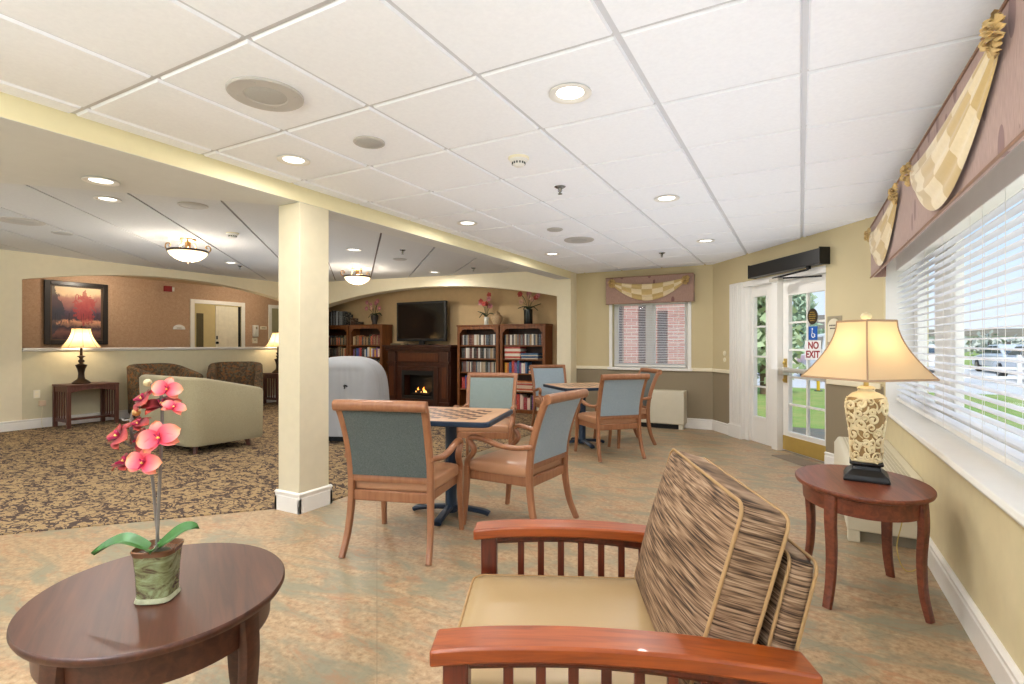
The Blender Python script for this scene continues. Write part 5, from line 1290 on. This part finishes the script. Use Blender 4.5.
MB().prism([(.13 * math.cos(R(a)), -.03 + .085 * math.sin(R(a))) for a in range(0, 181, 12)] + [(-.13, -.05), (.13, -.05)], .0, .015, 'x').build('plate', SIGNW, t, bevel=.002); MB().bx(.015, .017, -.05, .05, -.025, -.012).build('lettering', SIGNT, t, smooth=0)
t = thing('wall_phone', 'white wall phone beside the corridor door frame', 'phone', (CW, 8.52, 1.58)); MB().bx(0, .06, -.07, .07, -.15, .14).build('body', WHITE, t, bevel=.012); MB().bx(.06, .064, -.03, .03, .04, .10).build('display', SIGNT, t, smooth=0)
MB().sweep([(.06, -.04, .11), (.09, -.04, .0), (.06, -.04, -.12)], .035, k=5, n=8).build('handset', WHITE, t)
t = thing('notice_card', 'small cream card below the white wall phone', 'notice', (CW - .003, 8.52, 1.34)); MB().bx(0, .015, -.07, .07, -.07, .07).build('card', OUTLET, t, bevel=.002); MB().bx(.015, .017, -.03, .03, .0, .015).build('print', SIGNT, t, smooth=0)
t = thing('room_number_sign', 'small pale sign between the wall phone and the next doorway', 'sign', (CW, 8.76, 1.66)); MB().bx(0, .015, -.09, .09, -.04, .04).build('plate', OUTLET, t, bevel=.003); MB().bx(.015, .017, -.06, .06, -.012, .012).build('print', SIGNT, t, smooth=0)
t = thing('corridor_light', 'lit round light on the corridor ceiling above the painting', 'ceiling light', (-11.2, 5.0, 2.60)); MB().lathe([(0, -.06), (.12, -.055), (.17, -.03), (.18, -.0), (0, 0)], 28).build('lens', emis('corridor_lens', '#fff2d8', 2.2), t); MB().lathe([(.175, -.022), (.19, -.018), (.19, 0), (.175, 0)], 28).build('rim', BRASS, t)
lamp('corridor_lamp', 'POINT', (-11.2, 5.0, 2.46), 22, (1, .9, .76), .08); lamp('corridor_lamp', 'POINT', (-11.0, 8.0, 2.4), 20, (1, .9, .76), .08); lamp('corridor_lamp', 'POINT', (-11.0, 2.0, 2.4), 14, (1, .9, .76), .08)
t = thing('ceiling_disc', 'small pale disc on the corridor ceiling between painting and fire alarm', 'ceiling vent', (-10.9, 6.45, 2.60)); MB().lathe([(0, -.02), (.06, -.018), (.08, -.004), (.08, 0), (0, 0)], 20).build('cover', WHITE, t); MB().lathe([(.08, -.004), (.09, -.004), (.09, 0), (.08, 0)], 20).build('ring', RAILM, t)

# ------------------------------------------------------------------ outdoors
def grass():
    n = NT('lawn'); v = n.coord('World'); a = n.noise(v, 1.2, 5, .7); b = n.noise(v, 40, 3, .7)
    n.set(color=n.mix(n.ramp(a, [(.45, (0, 0, 0, 1)), (.72, (.7, .7, .7, 1))]), n.ramp(b, [(.3, '#728f4a'), (.7, '#98b068')]), lin('#b9a878')), rough=.95, spec=.05); return n.m
GZ = -.25
struct(MB().add([(-60, -40, GZ), (120, -40, GZ), (120, 160, GZ), (-60, 160, GZ)], [(0, 1, 2, 3)]).build('ground_lawn', grass(), smooth=0))
ASPH = plain('asphalt', '#c8c6c4', .9, var=.04, nscale=6)
struct(MB().prism([(-4, 20.5), (45, 20.5), (45, 45), (-4, 45)], GZ, GZ + .02).build('ground_road', ASPH, smooth=0))
# neighbouring brick wing
BRK = NT('pink_brick'); _v = BRK.node('ShaderNodeMapping', ins={'Vector': BRK.node('ShaderNodeNewGeometry').outputs['Position'], 'Rotation': (PI / 2, 0, 0)}).outputs[0]
_b = BRK.node('ShaderNodeTexBrick', ins={'Vector': _v, 'Scale': 1.0, 'Mortar Size': .008, 'Brick Width': .22, 'Row Height': .075, 'Color1': lin('#c98d82'), 'Color2': lin('#d8a397'), 'Mortar': lin('#e6d6cc')})
BRK.set(color=_b.outputs[0], rough=.9)
bd = thing('brick_building', 'pink brick building wing with dark windows outside the far window', 'building', (-4.6, 11.2, GZ))
MB().bx(-4.5, 3.15, 0, 4, 0, 3.8).build('wall', BRK.m, bd, smooth=0)
MB().bx(-4.7, 3.4, -.25, 4.2, 3.8, 4.0).build('roof_edge', WHITE, bd, smooth=0)
BRF = plain('brown_frame', '#6d4d48', .5)
DKW = plain('dark_window', '#635a5e', .2, var=.1)
for x_, w_ in ((1.16, .10), (1.65, .11), (2.07, .15)):
    f_ = MB().bx(x_ - w_ / 2 - .03, x_ + w_ / 2 + .03, -.02, .01, .7, 2.6 if x_ < 2 else 2.2).build('window', BRF, bd, smooth=0)
    MB().bx(x_ - w_ / 2, x_ + w_ / 2, -.03, -.015, .75, 2.55 if x_ < 2 else 2.15).build('pane', DKW, f_, smooth=0)
# far brick houses beyond the road
def house(label, loc, w_, h_, d_, mat_, rf):
    t = thing('distant_building', label, 'building', loc)
    MB().bx(-w_ / 2, w_ / 2, 0, d_, 0, h_).build('wall', mat_, t, smooth=0)
    MB().prism([(-w_ / 2 - .4, h_), (w_ / 2 + .4, h_), (w_ / 2 - 1.5, h_ + 1.6), (-w_ / 2 + 1.5, h_ + 1.6)], -.4, d_ + .4, 'y').build('roof', rf, t, smooth=0)
    k = int(w_ / 3)
    for i in range(k):
        f_ = MB().bx(-w_ / 2 + (i + .5) * w_ / k - .6, -w_ / 2 + (i + .5) * w_ / k + .6, -.04, .0, h_ * .35, h_ * .75).build('window', WHITE, t, smooth=0)
        MB().bx(-w_ / 2 + (i + .5) * w_ / k - .5, -w_ / 2 + (i + .5) * w_ / k + .5, -.06, -.03, h_ * .38, h_ * .72).build('pane', DKW, f_, smooth=0)
    return t
ROOF = plain('roof_grey', '#8d8580', .8)
house('pale brick house beyond the car park seen through the door glass', (-4, 70, GZ), 16, 3.2, 6, BRK.m, ROOF)
house('low pale building on the horizon seen through the big blind', (42, 150, GZ), 40, 3.2, 10, plain('pale_siding', '#d8d8da', .8), ROOF)
# hillside bank with shrubs
struct(MB().surf(lambda u, v: (-20 + 25 * u, 44 + 22 * v, GZ + 6.0 * v ** 1.2 * (1 - .85 * max(0, u - .45) / .55) + .2 * math.sin(u * 30)), 30, 8).build('ground_bank', plain('dry_bank', '#d2c3ad', .95, var=.08, nscale=.6), smooth=60))
def foliage(m, c, r, n, seed, s=.12):
    rg = random.Random(seed)
    for _ in range(n):
        d = Vector((rg.gauss(0, 1), rg.gauss(0, 1), rg.gauss(0, 1))).normalized() * rg.uniform(.55, 1); p = Vector((c[0] + d.x * r[0], c[1] + d.y * r[1], c[2] + d.z * r[2]))
        a = Vector((rg.uniform(-1, 1), rg.uniform(-1, 1), rg.uniform(-1, 1))) * s; b = Vector((rg.uniform(-1, 1), rg.uniform(-1, 1), rg.uniform(-1, 1))) * s
        m.add([p, p + a, p + a + b, p + b], [(0, 1, 2, 3)])
    return m
BARK = plain('bark', '#7a6450', .9, var=.15, nscale=20)
EVG = plain('evergreen', '#b0c2a6', .9, var=.3, nscale=3); EVG2 = plain('evergreen_light', '#b5c49c', .9, var=.3, nscale=3)
def evergreen(label, loc, h, r, seed, mat_, s=.3):
    t = thing('evergreen_tree', label, 'tree', loc)
    m = MB(); rg = random.Random(seed)
    for k in range(9):
        q = k / 8; foliage(m, (rg.uniform(-.15, .15) * r, rg.uniform(-.15, .15) * r, h * (.18 + .8 * q)), (r * (1 - q * .8), r * (1 - q * .8), h * .10), 150, seed * 10 + k, s)
    m.build('foliage', mat_, t, smooth=0); MB().sweep([(0, 0, 0), (0, 0, h * .8)], .25, k=1).build('trunk', BARK, t); return t
evergreen('loose green tree on the lawn seen through the side light', (-.95, 17.5, GZ), 4.6, 1.25, 3, EVG2, .22)
evergreen('dark green tree on the bank seen at the top left panes of the door', (.1, 40, GZ), 6.4, 1.1, 4, EVG, .28)
for k, (x_, y_, z_, r_, lb) in enumerate(((1.5, 47.0, 1.2, 1.6, 'round green shrub low on the bank behind the white van'), (3.6, 51, 2.6, 1.7, 'round green shrub higher on the bank'), (-.6, 53, 3.4, 1.8, 'green shrub on top of the bank beside the dark tree'))):
    t = thing('shrub', lb, 'shrub', (x_, y_, z_)); foliage(MB(), (0, 0, 0), (r_, r_, r_ * .7), 500, 50 + k, .35).build('foliage', EVG, t, smooth=0); MB().sweep([(0, 0, -r_), (0, 0, 0)], .12, k=1).build('stem', BARK, t)
# bare tree
t = thing('bare_tree', 'bare branching tree against the sky behind the big blind', 'tree', (11.2, 22.5, GZ)); m = MB(); rg = random.Random(21)
def branch(p, d, ln, th, lv):
    q = p + d * ln; m.sweep([p, (p + q) / 2 + Vector((rg.uniform(-.08, .08), rg.uniform(-.08, .08), rg.uniform(-.05, .08))) * ln, q], th, k=2, n=5, taper=lambda u: 1 - .35 * u)
    if lv:
        for _ in range(3 if lv > 1 else 4):
            nd = (d + Vector((rg.uniform(-1, 1), rg.uniform(-1, 1), rg.uniform(-.35, .55))) * .75).normalized(); branch(p + (q - p) * rg.uniform(.6, 1), nd, ln * rg.uniform(.6, .8), th * .55, lv - 1)
branch(Vector((0, 0, 0)), Vector((-.05, 0, 1)), 2.6, .26, 4); m.build('branches', BARK, t)
# distant treeline
t = thing('tree_line', 'pale line of distant trees on the horizon behind the big blind', 'trees'); m = MB(); rg = random.Random(5)
for k in range(60): foliage(m, (8 + k * 1.4, 88 + rg.uniform(-3, 3), GZ + 1.1), (1.6, 1, 1.2 + rg.uniform(0, .8)), 40, 300 + k, .5)
o = m.build('foliage', plain('hazy_trees', '#9aa09a', .95, var=.15, nscale=.5), t, smooth=0)
t['kind'] = 'stuff'
# cars
TYRE = plain('tyre', '#2a2a2c', .8); CARG = plain('car_glass', '#3c464e', .15); LAMPR = plain('tail_red', '#b02a2a', .3)
def car(label, loc, rz, c_, van=False):
    t = thing('parked_car', label, 'car', loc, rz)
    body = plain('car_' + c_[1:] + ('v' if van else ''), c_, .25, var=.01, coat=.5)
    L_ = 4.6; w_ = 1.8
    if van: low = [(-2.3, .35), (2.3, .35), (2.32, .9), (1.9, 1.05), (-2.3, 1.1)]; cab = [(-2.28, 1.08), (1.75, 1.05), (1.05, 1.85), (-2.2, 1.9)]
    else: low = [(-2.25, .32), (2.25, .32), (2.28, .62), (1.9, .82), (.9, .95), (-1.9, .98), (-2.28, .85)]; cab = [(-1.9, .96), (1.0, .94), (.25, 1.43), (-1.0, 1.46)]
    MB().prism(low, -w_ / 2, w_ / 2, 'y').build('body', body, t, bevel=.08, seg=3)
    m = MB(); n_ = len(cab); vs = [(x, s * (w_ / 2 - .06 - .16 * (z - .95)), z) for s in (-1, 1) for x, z in cab]
    m.add(vs, [tuple(range(n_)), tuple(range(2 * n_ - 1, n_ - 1, -1))] + [(i, (i + 1) % n_, n_ + (i + 1) % n_, n_ + i) for i in range(n_)]).build('cabin', body, t, bevel=.05)
    cx = sum(p[0] for p in cab) / n_; cz = sum(p[1] for p in cab) / n_
    for s in (-1, 1):
        P = [((x - cx) * .86 + cx, (z - cz) * .72 + cz) for x, z in cab]; P1 = [p if p[0] > cx else (cx + .04, p[1]) for p in P]; P2 = [p if p[0] < cx else (cx - .04, p[1]) for p in P]
        for Q in (P1, P2):
            m = MB(); m.add([(x, s * (w_ / 2 - .05 - .16 * (z - .95)), z) for x, z in Q], [tuple(range(n_))]); m.build('window', CARG, t, smooth=0)
    m = MB(); (xa, za), (xb, zb) = cab[1], cab[2]
    m.add([(xa + .02 - .1 * (xa - xb), s * (w_ / 2 - .2), za + .12 * (zb - za)) for s in (-1, 1)] + [(xb + .05, s * (w_ / 2 - .25), za + .9 * (zb - za)) for s in (1, -1)], [(0, 1, 2, 3)]); m.build('windscreen', CARG, t, smooth=0)
    m = MB(); (xa, za), (xb, zb) = cab[0], cab[3]
    m.add([(xa - .03, s * (w_ / 2 - .2), za + .15 * (zb - za)) for s in (-1, 1)] + [(xb - .05, s * (w_ / 2 - .25), za + .85 * (zb - za)) for s in (1, -1)], [(0, 1, 2, 3)]); m.build('rear_window', CARG, t, smooth=0)
    for x_ in (-1.4, 1.4):
        for s in (-1, 1):
            wh = MB().lathe([(0, -.1), (.32, -.1), (.34, -.06), (.34, .06), (.32, .1), (0, .1)], 20, M=Tm((x_, s * (w_ / 2 - .08), .34), 0, PI / 2)).build('wheel', TYRE, t); MB().lathe([(0, -.115), (.19, -.11), (.19, .11), (0, .115)], 16, M=Tm((x_, s * (w_ / 2 - .08), .34), 0, PI / 2)).build('hub', CHROME, wh)
    for s in (-1, 1): MB().bx(-2.31, -2.2, s * .72 - .14, s * .72 + .14, .68, .86).build('tail_light', LAMPR, t, bevel=.02)
    return t
car('white van parked on the road behind the door glass', (1.15, 26.0, GZ + .02), R(100), '#f0f0f2', True)
car('pale silver car beyond the side light', (-2.9, 27.5, GZ + .02), R(8), '#d5dade')
car('red car parked behind the side light glass', (-3.2, 32.5, GZ + .02), R(0), '#b8444a')
cn = ['white', 'silver', 'pale grey', 'white', 'dark grey', 'white']
cc = ['#f2f2f4', '#d2d6da', '#c4c8ce', '#f0f0f0', '#70767e', '#f4f4f4']
for k, (x_, y_) in enumerate(((6.1, 36), (9.4, 36), (8.6, 29), (12.6, 36), (12.2, 29), (15.8, 36))):
    car(['white car at the left end of the far row behind the big blind', 'silver car second in the far row behind the big blind', 'pale grey car in the nearer row behind the big blind', 'white car third in the far row behind the big blind', 'dark grey car at the right of the nearer row behind the big blind', 'white car at the far right of the far row behind the big blind'][k], (x_, y_, GZ + .02), R(92 + k), cc[k])
t = thing('yellow_rail', 'yellow tubular guard rail on the lawn outside the door', 'guard rail', (1.05, 19.4, GZ))
MB().sweep([(-.55, 0, 0), (-.55, 0, .95), (-.45, 0, 1.08), (.45, 0, 1.08), (.55, 0, .95), (.55, 0, 0)], .10, k=4, n=10).sweep([(-.55, 0, .55), (.55, 0, .55)], .08, k=1, n=8).build('tube', plain('safety_yellow', '#d8ae2e', .5), t)
for s_ in (-1, 1): MB().lathe([(0, 0), (.12, 0), (.12, .03), (0, .03)], 14, (s_ * .55, 0, 0)).build('foot_plate', CHROME, t)
t = thing('lawn_post', 'dark short post on the lawn outside the side light', 'post', (-1.3, 15.2, GZ))
MB().bx(-.10, .10, -.08, .08, 0, 1.0).prism([(-.12, 1.0), (.12, 1.0), (.08, 1.08), (-.08, 1.08)], -.09, .09, 'y').build('shaft', plain('post_dark', '#4a4642', .7), t, bevel=.01); MB().bx(-.07, .07, -.09, -.08, .75, .95).build('plate', CHROME, t)
# white fence along the car park
t = thing('white_fence', 'white railing between the lawn and the parked cars behind the big blind', 'fence', (6.0, 26.0, GZ))
m = MB(); 
for z_ in (.25, .6, .95): m.bx(-1, 14, -.03, .03, z_ - .05, z_ + .05)
m.build('rail', WHITE, t, smooth=0)
for k in range(8): MB().bx(-1 + k * 2, -.88 + k * 2, -.06, .06, 0, 1.1).build('post', WHITE, t, smooth=0)
sun = lamp('sun', 'SUN', (20, 10, 30), 3.6, (1, .96, .9)); sun.data.angle = R(3)
sun.rotation_euler = Vector((-.15, .62, -.77)).to_track_quat('-Z', 'Y').to_euler()
